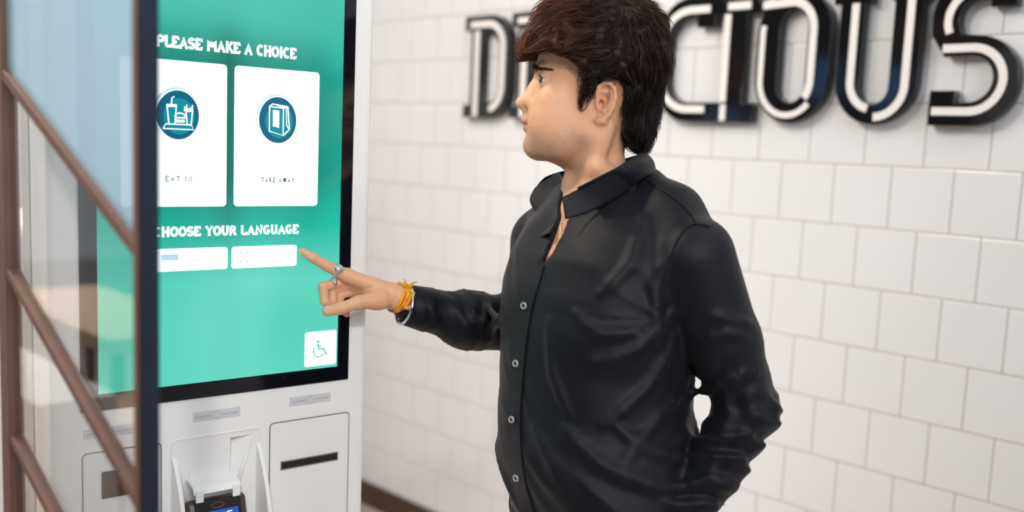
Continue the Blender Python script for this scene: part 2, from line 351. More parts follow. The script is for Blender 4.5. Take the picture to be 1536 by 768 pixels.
M_uiteal = mat('ui_teal', (0.0, 0.03, 0.06), 0.2, emis=(0.0, 0.115, 0.20), estr=.9)
M_uiteal2 = mat('ui_teal_centre', (0.0, 0.05, 0.06), 0.2, emis=(0.0, 0.27, 0.33), estr=.9)
M_uired = mat('ui_pale_red', (0.5, 0.3, 0.3), 0.3, emis=(0.80, 0.62, 0.55), estr=.9)
M_uiblue = mat('ui_pale_blue', (0.3, 0.4, 0.5), 0.3, emis=(0.30, 0.52, 0.72), estr=.9)
M_uifaint = mat('ui_faint', (0.5, 0.5, 0.5), 0.3, emis=(0.66, 0.71, 0.76), estr=.9)
M_uigreen = mat('ui_green', (0.0, 0.2, 0.1), 0.3, emis=(0.01, 0.42, 0.27), estr=.9)
M_uilime = mat('ui_halo', (0.2, 0.3, 0.3), 0.3, emis=(0.45, 0.68, 0.85), estr=.9)
KM = lambda d: Matrix(((1, 0, 0, 0), (0, 0, -1, -d), (0, 1, 0, 0), (0, 0, 0, 1)))    # (u, z) plane at distance d in front
def ui(name, splines, lvl, m, parent=None, label=None, th=.0003):
    o = shape2d(name, splines, KM(.0055+.0004*lvl), th, m, parent or scr)
    if label: o['label'] = label
    return o
def multi(name, polys, lvl, m, parent=None):
    b = MB(); d = .0055+.0004*lvl
    for i, p in enumerate(polys):
        e = i*1e-6; b.prism(p, lambda x, y, e=e: (x, -(d+e)+.00015, y), lambda x, y, e=e: (x, -(d+e)-.00015, y))
    return b.build(name, m, parent or scr)
# stroke lettering (drawn for this sign): strokes in a unit-height cell, ends that get slab serifs
def A_(cx, cy, rx, ry, a, b_, n=10): return arc(cx, cy, rx, ry, a, b_, n)
GL = {
 'P': (.62, [[(.12, 0), (.12, 1)], [(.12, 1), (.34, 1)]+A_(.34, .74, .22, .26, 90, -90)+[(.12, .48)]], [(.12, 0)]),
 'L': (.60, [[(.14, 1), (.14, 0)], [(.14, 0), (.55, 0), (.55, .25)]], [(.14, 1)]),
 'E': (.62, [[(.12, 0), (.12, 1)], [(.02, 1), (.56, 1), (.56, .78)], [(.12, .5), (.42, .5)], [(.02, 0), (.57, 0), (.57, .22)]], []),
 'A': (.74, [[(.10, 0), (.37, 1), (.64, 0)], [(.2, .33), (.54, .33)]], [(.10, 0), (.64, 0)]),
 'S': (.60, [A_(.30, .75, .22, .25, 20, 270)+A_(.30, .25, .24, .25, 90, -160)], []),
 'M': (.90, [[(.12, 0), (.12, 1), (.45, .35), (.78, 1), (.78, 0)]], [(.12, 0), (.78, 0)]),
 'K': (.72, [[(.14, 0), (.14, 1)], [(.60, 1), (.16, .48)], [(.28, .6), (.62, 0)]], [(.14, 0), (.14, 1), (.62, 0), (.58, 1)]),
 'C': (.66, [A_(.36, .5, .27, .5, 48, 312, 16)], []),
 'G': (.70, [A_(.36, .5, .27, .5, 50, 318, 16)+[(.60, .42), (.38, .42)]], []),
 'H': (.74, [[(.14, 0), (.14, 1)], [(.60, 0), (.60, 1)], [(.14, .5), (.6, .5)]], [(.14, 0), (.14, 1), (.60, 0), (.60, 1)]),
 'O': (.72, [A_(.36, .5, .28, .5, 0, 360, 22)], []),
 'I': (.34, [[(.17, 0), (.17, 1)]], [(.17, 0), (.17, 1)]),
 'Y': (.70, [[(.10, 1), (.35, .5), (.60, 1)], [(.35, .5), (.35, 0)]], [(.10, 1), (.60, 1), (.35, 0)]),
 'U': (.72, [[(.14, 1), (.14, .35)]+A_(.36, .32, .22, .32, 180, 360)+[(.58, 1)]], [(.14, 1), (.58, 1)]),
 'R': (.68, [[(.12, 0), (.12, 1)], [(.12, 1), (.34, 1)]+A_(.34, .76, .2, .24, 90, -90)+[(.12, .52)], [(.34, .5), (.58, 0)]], [(.12, 0), (.58, 0)]),
 'N': (.76, [[(.14, 0), (.14, 1), (.62, 0), (.62, 1)]], [(.14, 0), (.62, 1)]),
 'T': (.64, [[(.32, 0), (.32, 1)], [(.04, .98), (.60, .98)]], []),
 'W': (.92, [[(.08, 1), (.27, 0), (.46, .9), (.65, 0), (.84, 1)]], []),
 ' ': (.34, [], [])}
def text(name, s, x0, x1, z0, h, w, serif, lvl, m, slope=0.0, gap=.06):
    tot = sum(GL[c][0] for c in s)+gap*(len(s)-1); k = (x1-x0)/tot; polys = []; cx = x0
    for c in s:
        wd_, st, se = GL[c]
        for p in st: polys.append(strip([(cx+a*k, z0+h*(w/h/2+q*(1-w/h))) for a, q in p], w))
        if serif:
            for a, q in se: polys.append(strip([(cx+(a-.12)*k, z0+h*(w*.8/h/2+q*(1-w*.8/h))), (cx+(a+.12)*k, z0+h*(w*.8/h/2+q*(1-w*.8/h)))], w*.8))
        cx += (wd_+gap)*k
    return multi(name, polys, lvl, m)
text('heading_text', 'PLEASE MAKE A CHOICE', -.243, -.018, 1.664, .0178, .0040, True, 1, M_uitxt)
text('heading_text', 'CHOOSE YOUR LANGUAGE', -.249, -.009, 1.3825, .0158, .0038, True, 1, M_uitxt)
def kz(z): return CAM_H+(z-CAM_H)*.955
def ku(u): return u*.955
for (u0, u1, cu_, lab, nm) in ((-.297, ku(-.141), -.212, 'white eat-in card with a meal tray icon', 'EAT IN'), (ku(-.128), ku(.026), -.049, 'white take-away card with a paper bag icon', 'TAKE AWAY')):
    cz = 1.566
    ui('choice_card', [rrect(u0, kz(1.423), u1, kz(1.651), .006)], 1, M_ui, label=lab)
    ui('icon_halo', [arc(cu_-.001, cz+.001, .0365, .0405, 0, 352, 40)], 2, M_uilime)
    ui('icon_ring', [arc(cu_, cz-.001, .0355, .039, 0, 352, 40)], 3, M_ui)
    ui('icon_disc', [arc(cu_, cz, .0325, .0365, 0, 352, 40)], 4, M_uiteal)
    ui('icon_glow', [arc(cu_+.002, cz-.002, .024, .027, 0, 352, 40)], 4.5, M_uiteal2)
    P = []
    if nm == 'EAT IN':
        w = .0022
        P += [strip([(cu_-.023, cz-.021), (cu_+.024, cz-.021), (cu_+.020, cz-.014), (cu_-.019, cz-.014), (cu_-.023, cz-.021)], .0016)]
        P += [strip([(cu_-.017, cz+.012), (cu_-.014, cz-.014), (cu_-.005, cz-.014), (cu_-.003, cz+.012), (cu_-.017, cz+.012)], .0018), strip([(cu_-.018, cz+.014), (cu_-.002, cz+.014)], .003), strip([(cu_-.010, cz+.014), (cu_-.010, cz+.024), (cu_-.006, cz+.027)], .0018)]
        P += [strip(arc(cu_+.003, cz-.003, .008, .006, 0, 180), .002), strip([(cu_-.005, cz-.004), (cu_+.011, cz-.004)], .0025), strip([(cu_-.004, cz-.009), (cu_+.010, cz-.009)], .004)]
        P += [strip([(cu_+.012, cz+.006), (cu_+.014, cz-.013), (cu_+.020, cz-.013), (cu_+.022, cz+.006), (cu_+.012, cz+.006)], .0018)]
        for q in range(5): P.append(strip([(cu_+.010+.003*q, cz+.006), (cu_+.010+.003*q, cz+.013+.003*math.sin(q*2))], .0019))
    else:
        P += [strip([(cu_-.015, cz+.021), (cu_-.015, cz-.018), (cu_+.009, cz-.024), (cu_+.009, cz+.019), (cu_-.015, cz+.021)], .0019),
              strip([(cu_-.015, cz+.021), (cu_-.010, cz+.025), (cu_+.017, cz+.022), (cu_+.009, cz+.019)], .0019),
              strip([(cu_+.017, cz+.022), (cu_+.020, cz-.014), (cu_+.009, cz-.024)], .0019), strip([(cu_+.014, cz+.020), (cu_+.015, cz-.008), (cu_+.020, cz-.014)], .0014),
              [(cu_-.009, cz+.016), (cu_-.009, cz-.010), (cu_+.002, cz-.012), (cu_+.002, cz+.015)]]
    multi('icon_drawing', P, 6, M_ui)
    hw = .021 if nm == 'EAT IN' else .029
    text('card_text', nm, cu_-hw+.002, cu_+hw+.002, kz(1.4625), .0088, .0013, False, 2, M_uidark, gap=.22)
for (u0, u1, lab) in ((-.262, ku(-.138), 'white language button with a faint blue flag'), (ku(-.131), ku(-.012), 'white language button with a union flag')):
    ui('language_button', [rrect(u0, kz(1.319)+.0005, u1, kz(1.355)+.001, .0045)], 1, M_ui, label=lab)
fx, fz = -.104, 1.3475
multi('flag', [rrect(fx-.013, fz-.0085, fx+.013, fz+.0085, .0004, 1)], 2, M_uiblue)
multi('flag_cross', [strip([(fx-.013, fz), (fx+.013, fz)], .0055), strip([(fx, fz-.0085), (fx, fz+.0085)], .0055), strip([(fx-.013, fz-.0085), (fx+.013, fz+.0085)], .003), strip([(fx-.013, fz+.0085), (fx+.013, fz-.0085)], .003)], 3, M_ui)
multi('flag_cross', [strip([(fx-.013, fz), (fx+.013, fz)], .0026), strip([(fx, fz-.0085), (fx, fz+.0085)], .0026)], 4, M_uired)
multi('flag', [[(-.237, 1.347), (-.211, 1.347), (-.211, 1.356), (-.237, 1.356)]], 2, M_uiblue)
text('button_text', 'ENGLISH', -.081, -.042, 1.3435, .0075, .0012, False, 2, M_uifaint, gap=.2)
ui('access_button', [rrect(.006, 1.156, .066, 1.2155, .004)], 1, M_ui, label='small white wheelchair access button')
wx, wz = .030, 1.184
multi('wheelchair_symbol', [arc(wx+.001, wz+.014, .0022, .0024, 0, 330, 12), strip([(wx+.001, wz+.010), (wx+.002, wz+.001), (wx+.012, wz+.001), (wx+.016, wz-.009), (wx+.019, wz-.008)], .0026), strip([(wx+.0015, wz+.006), (wx+.009, wz+.005)], .0018), strip(arc(wx+.002, wz-.003, .0095, .0098, 130, 340, 16), .0018)], 2, M_uigreen)
# lower front: instruction plates
def instr(u0, z0):
    p = MB().box((u0, -.0012, z0), (u0+.079, .0005, z0+.0155), .0006).build('instruction_plate', M_label, kiosk)
    c = u0+.039
    b = MB()
    for a0, a1 in ((u0+.004, c-.008), (c+.008, u0+.075)): b.box((a0, -.0018, z0+.0055), (a1, -.0008, z0+.009), .0003)
    b.build('instruction_slot', M_labelslot, p)
    MB().tube([(x_, -.0013, z_) for x_, z_ in rrect(c-.004, z0+.0015, c+.004, z0+.014, .0015, 3)], .0004, 5, closed=True).build('instruction_mark', M_labelslot, p)
instr(-.185, 1.0865); instr(-.0185, 1.090); instr(-.352, 1.083)
# printer door
def door(u0, u1, z0, z1, name='printer_door'):
    MB().tube([(x_, -.0002, z_) for x_, z_ in rrect(u0, z0, u1, z1, .007, 5)], .0011, 6, closed=True).build('door_gap', M_seam, kiosk)
    b = MB(); b.prism(rrect(u0+.001, z0+.001, u1-.001, z1-.001, .006, 5), lambda x_, z_: (x_, .0005, z_), lambda x_, z_: (x_, -.0008, z_))
    return b.build(name, M_panel, kiosk)
pd_ = door(-.053, .098, .70, 1.065)
b = MB(); s0 = (-.033, .0765, .9815, .9965)
for (a0, a1, z0, z1) in ((s0[0], s0[1], s0[2], s0[2]+.0018), (s0[0], s0[1], s0[3]-.0018, s0[3]), (s0[0], s0[0]+.0015, s0[2], s0[3]), (s0[1]-.0015, s0[1], s0[2], s0[3])): b.box((a0, -.0022, z0), (a1, -.0005, z1))
sl = b.build('slot_frame', M_seam, pd_)
MB().box((s0[0], -.0011, s0[2]), (s0[1], -.0006, s0[3])).build('receipt_slot', M_slot, pd_)
sd = door(-.354, -.236, .70, 1.061, 'scanner_door')
M_scan = mat('scanner_glass', (0.05, 0.025, 0.02), 0.1)
MB().box((-.327, -.0035, .988), (-.266, -.0005, 1.030), .001).build('scanner_window', M_scan, sd)
# payment cradle
b = MB(); f = -.0015
def q(pts, d=0): return [(u_, -d_, z_) for (u_, z_, d_) in pts]
ub, ut = -.1225, -.085; zt, zb = 1.052, .955
def poly(pts): n = len(pts); b.add([(u_, -d_, z_) for u_, z_, d_ in pts], [tuple(range(n))])
poly([(RU0, RZ0, 0), (ub, RZ0, 0), (ub, RZ1, 0), (RU0, RZ1, 0)])
poly([(ub, RZ0, 0), (RU1, RZ0, 0), (RU1, RZ1, 0), (ub, RZ1, 0), (ub, zt, 0), (ut, zt, 0), (ub, zb, 0)])
poly([(ub, zt, 0), (ub, zb, 0), (ub, zb+.02, -.028), (ub, zt-.004, -.028)])            # left wall of the groove
poly([(ub, zt, 0), (ub, zt-.004, -.028), (ut, zt, 0)])
poly([(ub, zt-.004, -.028), (ub, zb+.02, -.028), (ub, zb, 0), (ut, zt, 0)])
b.build('cradle_panel', M_panel, kiosk)
MB().tube([(RU0+.0, 0, .80)]+[(x_, -.0006, z_) for x_, z_ in [(RU0+.0015, 1.05)]+arc(RU0+.0085, RZ1-.0085, .007, .007, 180, 90, 6)+arc(RU1-.0085, RZ1-.0085, .007, .007, 90, 0, 6)+[(RU1-.0015, 1.037)]], .0016, 6).build('cradle_rim', M_white, kiosk)
MB().tube([(ut+.001, -.0005, zt-.002), ((ut+ub)/2+.003, -.001, (zt+zb)/2-.002), (ub+.006, -.002, zb-.004)], [.0015, .0030, .0036], 8).build('groove_ridge', M_white, kiosk, smooth=True)
for uf in (RU0+.004, RU1-.004):
    prof = [(0, 1.036), (.012, 1.022), (.024, 1.0), (.036, .972), (.047, .935), (.055, .89), (.06, .84), (.058, .80), (.0, .76)]
    MB().prism([(d_, z_) for d_, z_ in prof], lambda d_, z_: (uf-.0035, -d_, z_), lambda d_, z_: (uf+.0035, -d_, z_)).build('cradle_cheek', M_white, kiosk, bevel=.0012)
MB().prism(rrect(-.191, .93, -.127, 1.008, .004), lambda x_, z_: (x_, .0, z_), lambda x_, z_: (x_, -.0018, z_)).build('clip_plate', M_panel, kiosk)
MB().box((RU0+.006, -.075, .762), (RU1-.006, 0, .776), .002).build('cradle_shelf', M_white, kiosk)
# payment terminal leaning in the cradle
TM = Matrix.Rotation(KA, 4, 'Z'); TM.translation = Vector(KO)
tl = TM@Matrix.Translation(Vector((-.1560, -.0635, .782)))@Matrix.Rotation(math.radians(-13), 4, 'X')
term = empty('payment_terminal'); term.matrix_world = tl
tag(term, 'dark grey card payment terminal with blue and green display in kiosk cradle', 'card terminal')
M_term = mat('terminal_bronze', (0.10, 0.07, 0.06), 0.35, metal=0.3, bump=.05)
M_termb = mat('terminal_black', (0.012, 0.012, 0.016), 0.25)
MB().box((-.050, -.006, 0), (.050, .018, .188), .009).build('housing', M_term, term, smooth=True, autos=.7)
MB().box((-.038, -.010, .004), (.038, -.003, .186), .003).build('face_plate', M_termb, term)
M_t1 = mat('terminal_blue', (0, 0, 0), 0.2, emis=(0.012, 0.09, 0.50), estr=1.0)
M_t2 = mat('terminal_green', (0, 0, 0), 0.2, emis=(0.005, 0.13, 0.13), estr=1.0)
dsp = MB().box((-.031, -.0112, .060), (.031, -.0098, .168)).build('display', M_t2, term)
MB().prism([(-.031, .147), (.031, .153), (.031, .168), (-.031, .168)], lambda x_, z_: (x_, -.0111, z_), lambda x_, z_: (x_, -.0117, z_)).build('display_header', M_t1, dsp)
b = MB()
for x_, z_, w_ in ((.000, .162, .004), (.007, .162, .004), (.016, .163, .009), (.015, .158, .016), (.000, .154, .008), (-.012, .138, .028)): b.box((x_-w_/2, -.0122, z_-.0009), (x_+w_/2, -.0115, z_+.0009))
b.build('display_text', M_uifaint, dsp)
MB().tube([(x_, -.0101, z_) for x_, z_ in arc(-.002, .176, .011, .004, 0, 345, 20)], .0006, 5, closed=True).build('contactless_mark', mat('mark_rust', (0.25, 0.08, 0.03), 0.5), term)
# white bracket hooking over the terminal's head
w = .0032
b = MB()
b.prism([(.002, 0), (-.002, .004), (-.029, -.004), (-.034, -.014), (-.031, -.016), (-.026, -.008), (.0, .0)][::-1], lambda y_, z_: (-.196, y_, .992+z_), lambda y_, z_: (-.119, y_, .992+z_))
clip = b.build('terminal_clip', M_white, kiosk)
for u_ in (-.188, -.127): MB().box((u_-.0065, -.0365, .965), (u_+.0065, -.0335, .985), .0015).build('clip_finger', M_white, clip)

# ---------------------------------------------------------------- glass partition in front of the kiosk
PY = 0.4446
def pcoord(x, y):                 # pixel -> point in the partition plane (x, z)
    v = ray(x, y); t = PY/v[1]; return (v[0]*t, CAM_H+v[2]*t)
part = empty('glass_partition', (-1.2, PY, 0)); tag(part, 'bronze-framed glass partition with slanting bars, in front of the kiosk\'s left side', 'partition')
iv = Vector((-1.2, PY, 0))
def pbox(name, a, b_, m, bev=.0008, par=part):
    return MB().box(tuple(Vector(a)-iv), tuple(Vector(b_)-iv), bev).build(name, m, par)
xp = -1.0
pbox('post', (xp-.016, PY, 0), (xp, PY+.0195, 2.5), M_metalblue)
pbox('post_trim', (xp-.0145, PY-.0025, 0), (xp-.0045, PY-.0002, 2.5), M_metal)
xl = pcoord(8, 400)[0]
pbox('post', (xl-.03, PY, 0), (xl, PY+.0195, 2.5), M_metal)
pbox('rail', (xl, PY, 2.46), (xp-.016, PY+.0195, 2.5), M_metal); pbox('rail', (xl, PY, 0), (xp-.016, PY+.0195, .04), M_metal)
def diag(p0, p1, w):
    a = Vector(pcoord(*p0)); c = Vector(pcoord(*p1)); t = (c-a).normalized(); nn = Vector((-t.y, t.x))*w/2
    pl = [a-nn, c-nn, c+nn, a+nn]
    MB().prism([tuple(p) for p in pl], lambda x_, z_: (x_-iv.x, 0.001, z_), lambda x_, z_: (x_-iv.x, .018, z_)).build('slanting_bar', M_metal, part, bevel=.001)
    return a, c
d1 = diag((2, 112), (208, 388), .0135)
d2 = diag((4, 402), (212, 775), .0115)
# the third bar runs on below the frame
e0 = Vector(pcoord(4, 640)); e1 = Vector(pcoord(80, 790)); tt = (e1-e0); s_ = ((xp-.012)-e0.x)/tt.x; e1 = e0+tt*s_
nn = Vector((-tt.normalized().y, tt.normalized().x))*.00575
MB().prism([tuple(p) for p in (e0-nn, e1-nn, e1+nn, e0+nn)], lambda x_, z_: (x_-iv.x, .001, z_), lambda x_, z_: (x_-iv.x, .018, z_)).build('slanting_bar', M_metal, part, bevel=.001)
def glassmat(name, veil=0.0, vcol=(0.5, 0.75, 0.95), refl=1.0):
    m = bpy.data.materials.new(name); m.use_nodes = True; nt = m.node_tree; L = nt.links; nt.nodes.remove(nt.nodes['Principled BSDF'])
    out = nt.nodes['Material Output']; tr = nd(nt, 'ShaderNodeBsdfTransparent'); tr.inputs[0].default_value = (0.97, 0.98, 0.98, 1)
    gl = nd(nt, 'ShaderNodeBsdfGlossy'); gl.inputs['Roughness'].default_value = 0.02
    ge = nd(nt, 'ShaderNodeNewGeometry'); dt = nd(nt, 'ShaderNodeVectorMath', operation='DOT_PRODUCT'); L.new(ge.outputs['Incoming'], dt.inputs[0]); L.new(ge.outputs['Normal'], dt.inputs[1])
    ab = nd(nt, 'ShaderNodeMath', operation='ABSOLUTE'); L.new(dt.outputs['Value'], ab.inputs[0])
    om = nd(nt, 'ShaderNodeMath', operation='SUBTRACT'); om.inputs[0].default_value = 1; L.new(ab.outputs[0], om.inputs[1])
    pw_ = nd(nt, 'ShaderNodeMath', operation='POWER'); L.new(om.outputs[0], pw_.inputs[0]); pw_.inputs[1].default_value = 5
    fr = nd(nt, 'ShaderNodeMath', operation='MULTIPLY_ADD'); L.new(pw_.outputs[0], fr.inputs[0]); fr.inputs[1].default_value = .96; fr.inputs[2].default_value = .04
    mx = nd(nt, 'ShaderNodeMixShader'); L.new(fr.outputs[0], mx.inputs[0])
    src = tr.outputs[0]
    if veil:
        df = nd(nt, 'ShaderNodeBsdfDiffuse'); df.inputs[0].default_value = (*vcol, 1)
        tl_ = nd(nt, 'ShaderNodeBsdfTranslucent'); tl_.inputs[0].default_value = (*vcol, 1)
        m1 = nd(nt, 'ShaderNodeMixShader'); m1.inputs[0].default_value = .5; L.new(df.outputs[0], m1.inputs[1]); L.new(tl_.outputs[0], m1.inputs[2])
        m2 = nd(nt, 'ShaderNodeMixShader'); nz = nd(nt, 'ShaderNodeTexNoise'); nz.inputs['Scale'].default_value = 3
        mr = nd(nt, 'ShaderNodeMapRange'); mr.inputs['To Min'].default_value = veil-.06; mr.inputs['To Max'].default_value = veil+.06; L.new(nz.outputs[0], mr.inputs[0])
        L.new(mr.outputs[0], m2.inputs[0]); L.new(src, m2.inputs[1]); L.new(m1.outputs[0], m2.inputs[2]); src = m2.outputs[0]
    L.new(src, mx.inputs[1]); L.new(gl.outputs[0], mx.inputs[2]); L.new(mx.outputs[0], out.inputs[0])
    return m
G_clear = glassmat('clear_glass'); G_blue = glassmat('blue_film_glass', 0.64, (0.64, 0.87, 1.0))  # upper pane: reflection of bright sky painted in as a pale blue veil
def pane(pts, m, name='glass_pane'):
    return MB().prism([tuple(p) for p in pts], lambda x_, z_: (x_-iv.x, .0080, z_), lambda x_, z_: (x_-iv.x, .0120, z_)).build(name, m, part)
def ext(a, c, x_): t = (x_-a.x)/(c.x-a.x); return Vector((x_, a.y+(c.y-a.y)*t))
X0_, X1_ = xl, xp-.012
pane([ext(*d1, X0_), ext(*d1, X1_), Vector((X1_, 2.46)), Vector((X0_, 2.46))], G_blue, 'tinted_pane')
pane([ext(*d2, X0_), ext(*d2, X1_), ext(*d1, X1_), ext(*d1, X0_)], G_clear)
pane([Vector((X0_, .04)), Vector((X1_, .04)), ext(*d2, X1_), ext(*d2, X0_)], G_clear)

# ---------------------------------------------------------------- things left of and before the kiosk (seen past it or mirrored in the glass)
cab = empty('cabinet', (-2.02, .62, 0)); tag(cab, 'white cabinet with rounded top beside the kiosk', 'cabinet')
MB().box((-.20, -.04, 0), (.155, .20, 1.372), .03).build('body', M_panel, cab, smooth=True, autos=.6)
rc = at(12, 420, 1.78)-np.array([-2.02, .62, 0]); rc[1] = -.047
MB().tube([(rc[0]+x_, -.05, rc[2]+z_) for x_, z_ in arc(0, 0, .018, .022, 0, 345, 24)], .0055, 8, closed=True).build('ring_handle', mat('dark_ring', (0.05, 0.045, 0.04), 0.4), cab, smooth=True)
def table(x, y, z, w, d, label, th=.045):
    t = empty('table', (x, y, 0)); tag(t, label, 'table', 'pale wood tables mirrored in the partition glass')
    MB().box((-w/2, -d/2, z-th), (w/2, d/2, z), .006).build('table_top', M_wood, t)
    for sx in (-1, 1):
        for sy in (-1, 1): MB().box((sx*(w/2-.06)-.02, sy*(d/2-.06)-.02, 0), (sx*(w/2-.06)+.02, sy*(d/2-.06)+.02, z-th), .003).build('leg', M_metal, t)
table(-4.38, -.86, .76, 1.35, .50, 'pale wood table mirrored in the partition glass', .06)
table(-2.9, -.55, .66, .8, .42, 'lower pale wood table mirrored in the glass nearer the kiosk', .06)
# brick planter, mirrored low in the glass
bp = empty('brick_planter', (-3.5, -.215, 0)); tag(bp, 'low brick planter with white mortar mirrored low in the glass', 'planter')
b = MB(); b2 = MB(); b2.box((-.57, -.11, 0), (.555, .115, .752))
for r_ in range(13):
    for k in range(-3, 4):
        x0 = k*.2+(0.1 if r_ % 2 else 0); x1 = x0+.19; x0 = max(x0, -.575); x1 = min(x1, .56)
        if x1-x0 > .02: b.box((x0, .10, r_*.058+.004), (x1, .12, r_*.058+.053), .003)
b.build('bricks', mat('brick', (0.62, 0.46, 0.38), 0.6, noise=.3, nscale=9), bp); b2.build('mortar_core', mat('mortar', (0.7, 0.68, 0.64), 0.9), bp)

# ================================================================ the man
M0 = at(890, 400, 1.62).copy(); M0[2] = 0.0
EX = r0; EY = np.array([-math.cos(yaw), math.sin(yaw), 0.0])       # right of / away from the photographer, level
def L(x, y, t):
    d = at(x, y, t)-M0; return np.array([d@EX, d@EY, d[2]])
man = empty('person', tuple(M0), math.atan2(EX[1], EX[0]))
tag(man, 'man in a black button-up shirt pointing at the kiosk screen, one hand in pocket', 'person')

# ---- distance-field modelling -------------------------------------------------
def smin(a, b, k):
    if np.ndim(b) == 0 and np.ndim(a) > 0:
        if b >= a.max()+k: return a
    elif np.ndim(a) == 0 and np.ndim(b) > 0:
        if a >= b.max()+k: return b
    h = np.clip(0.5+0.5*(b-a)/k, 0, 1); return b*(1-h)+a*h-k*h*(1-h)
def smax(a, b, k):
    if np.ndim(b) == 0 and np.ndim(a) > 0 and b <= a.min()-k: return a
    return -smin(-a, -b, k)
def far(P, a, b, r):
    """lower bound of the distance for a whole block, or None when it is near"""
    if P.ndim != 4: return None
    c = (P[0, 0, 0]+P[-1, -1, -1])*.5; R = np.linalg.norm(P[-1, -1, -1]-c); ab = b-a
    h = min(1, max(0, (c-a)@ab/(ab@ab+1e-12))); e = np.linalg.norm(c-a-h*ab)-R-r
    return e if e > .05 else None
def cap(P, a, b, ra, rb):
    a = np.asarray(a, float); b = np.asarray(b, float); ab = b-a
    e = far(P, a, b, max(ra, rb))
    if e is not None: return e
    h = np.clip(((P-a)@ab)/(ab@ab+1e-12), 0, 1)
    return np.sqrt((((P-a)-h[..., None]*ab)**2).sum(-1))-(ra+(rb-ra)*h)
def ell(P, c, r, R=None):
    c = np.asarray(c, float); e = far(P, c, c, max(r))
    if e is not None: return e
    q = P-c
    if R is not None: q = q@R
    r = np.asarray(r, float); k0 = np.sqrt(((q/r)**2).sum(-1)); k1 = np.sqrt(((q/r**2)**2).sum(-1))+1e-9
    return k0*(k0-1)/k1
def chain(P, pts, rs, k=0.004):
    d = None
    for i in range(len(pts)-1):
        e = cap(P, pts[i], pts[i+1], rs[i], rs[i+1]); d = e if d is None else smin(d, e, k)
    return d
def hash3(i, j, k, s):
    h = (i*374761393+j*668265263+k*1274126177+s*974634777) & 0xffffffff
    h = ((h ^ (h >> 13))*1274126177) & 0xffffffff
    return ((h ^ (h >> 16)) & 0xffff)/65535.0
def vnoise(P, s=0):
    Q = np.floor(P).astype(np.int64); f = P-Q; f = f*f*(3-2*f); r = 0
    for dx in (0, 1):
        for dy in (0, 1):
            for dz in (0, 1):
                w = (f[..., 0] if dx else 1-f[..., 0])*(f[..., 1] if dy else 1-f[..., 1])*(f[..., 2] if dz else 1-f[..., 2])
                r = r+w*hash3(Q[..., 0]+dx, Q[..., 1]+dy, Q[..., 2]+dz, s)
    return r
def nets(fn, lo, hi, h):
    """surface of fn = 0 inside the box, by surface nets; far blocks are skipped"""
    lo = np.asarray(lo, float); hi = np.asarray(hi, float); n = np.ceil((hi-lo)/h).astype(int)+1
    G = np.empty(tuple(n), np.float32); B = 20; half = B*h/2*1.733
    for i in range(0, n[0], B):
        for j in range(0, n[1], B):
            c = np.array([[lo[0]+(i+B/2)*h, lo[1]+(j+B/2)*h, lo[2]+(k+B/2)*h] for k in range(0, n[2], B)])
            v = fn(c)
            for q, k in enumerate(range(0, n[2], B)):
                sl = (slice(i, min(i+B, n[0])), slice(j, min(j+B, n[1])), slice(k, min(k+B, n[2])))
                if abs(v[q]) > half*1.35+0.012: G[sl] = v[q]; continue
                ax = [lo[a]+h*np.arange(s.start, s.stop) for a, s in enumerate(sl)]
                P = np.stack(np.meshgrid(*ax, indexing='ij'), -1); G[sl] = fn(P)
    S = G < 0
    cs = sum(S[a:a+n[0]-1, b:b+n[1]-1, c:c+n[2]-1].astype(np.int8) for a in (0, 1) for b in (0, 1) for c in (0, 1))
    act = (cs > 0) & (cs < 8); idx = np.argwhere(act); I = -np.ones(act.shape, np.int64); I[act] = np.arange(len(idx))
    acc = np.zeros((len(idx), 3)); cnt = np.zeros(len(idx))
    corners = [(a, b, c) for a in (0, 1) for b in (0, 1) for c in (0, 1)]
    for p in corners:
        for ax_ in range(3):
            if p[ax_]: continue
            q = list(p); q[ax_] = 1
            g0 = G[idx[:, 0]+p[0], idx[:, 1]+p[1], idx[:, 2]+p[2]]; g1 = G[idx[:, 0]+q[0], idx[:, 1]+q[1], idx[:, 2]+q[2]]
            m = (g0 < 0) != (g1 < 0); t = np.where(m, g0/np.where(m, g0-g1, 1), 0)
            e = np.tile(np.array(p, float), (len(idx), 1)); e[:, ax_] += t
            acc += e*m[:, None]; cnt += m
    V = lo+(idx+acc/cnt[:, None])*h
    Fs = []
    for ax_ in range(3):
        a1, a2 = (ax_+1) % 3, (ax_+2) % 3
        s0 = [slice(1, n[a]-1) for a in range(3)]; s0[ax_] = slice(0, n[ax_]-1); s1 = list(s0); s1[ax_] = slice(1, n[ax_])
        A = S[tuple(s0)]; Bq = S[tuple(s1)]
        for flip, msk in ((False, A & ~Bq), (True, ~A & Bq)):
            e = np.argwhere(msk)
            if not len(e): continue
            off = np.array([1, 1, 1]); off[ax_] = 0; e = e+off
            def gid(d1, d2):
                c = e.copy(); c[:, a1] -= d1; c[:, a2] -= d2; return I[c[:, 0], c[:, 1], c[:, 2]]
            qd = np.stack([gid(1, 1), gid(0, 1), gid(0, 0), gid(1, 0)], 1)
            Fs.append(qd[:, ::-1] if flip else qd)
    F = np.concatenate(Fs); F = F[(F >= 0).all(1)]
    return V, F
def relax(V, F, it=2, lam=0.5):
    e = np.concatenate([F[:, [0, 1]], F[:, [1, 2]], F[:, [2, 3]], F[:, [3, 0]]]); e = np.concatenate([e, e[:, ::-1]])
    d = np.bincount(e[:, 0], minlength=len(V))[:, None].clip(1)
    for _ in range(it):
        A = np.stack([np.bincount(e[:, 0], weights=V[e[:, 1], a], minlength=len(V)) for a in range(3)], 1)/d
        V = V+(A-V)*lam
    return V
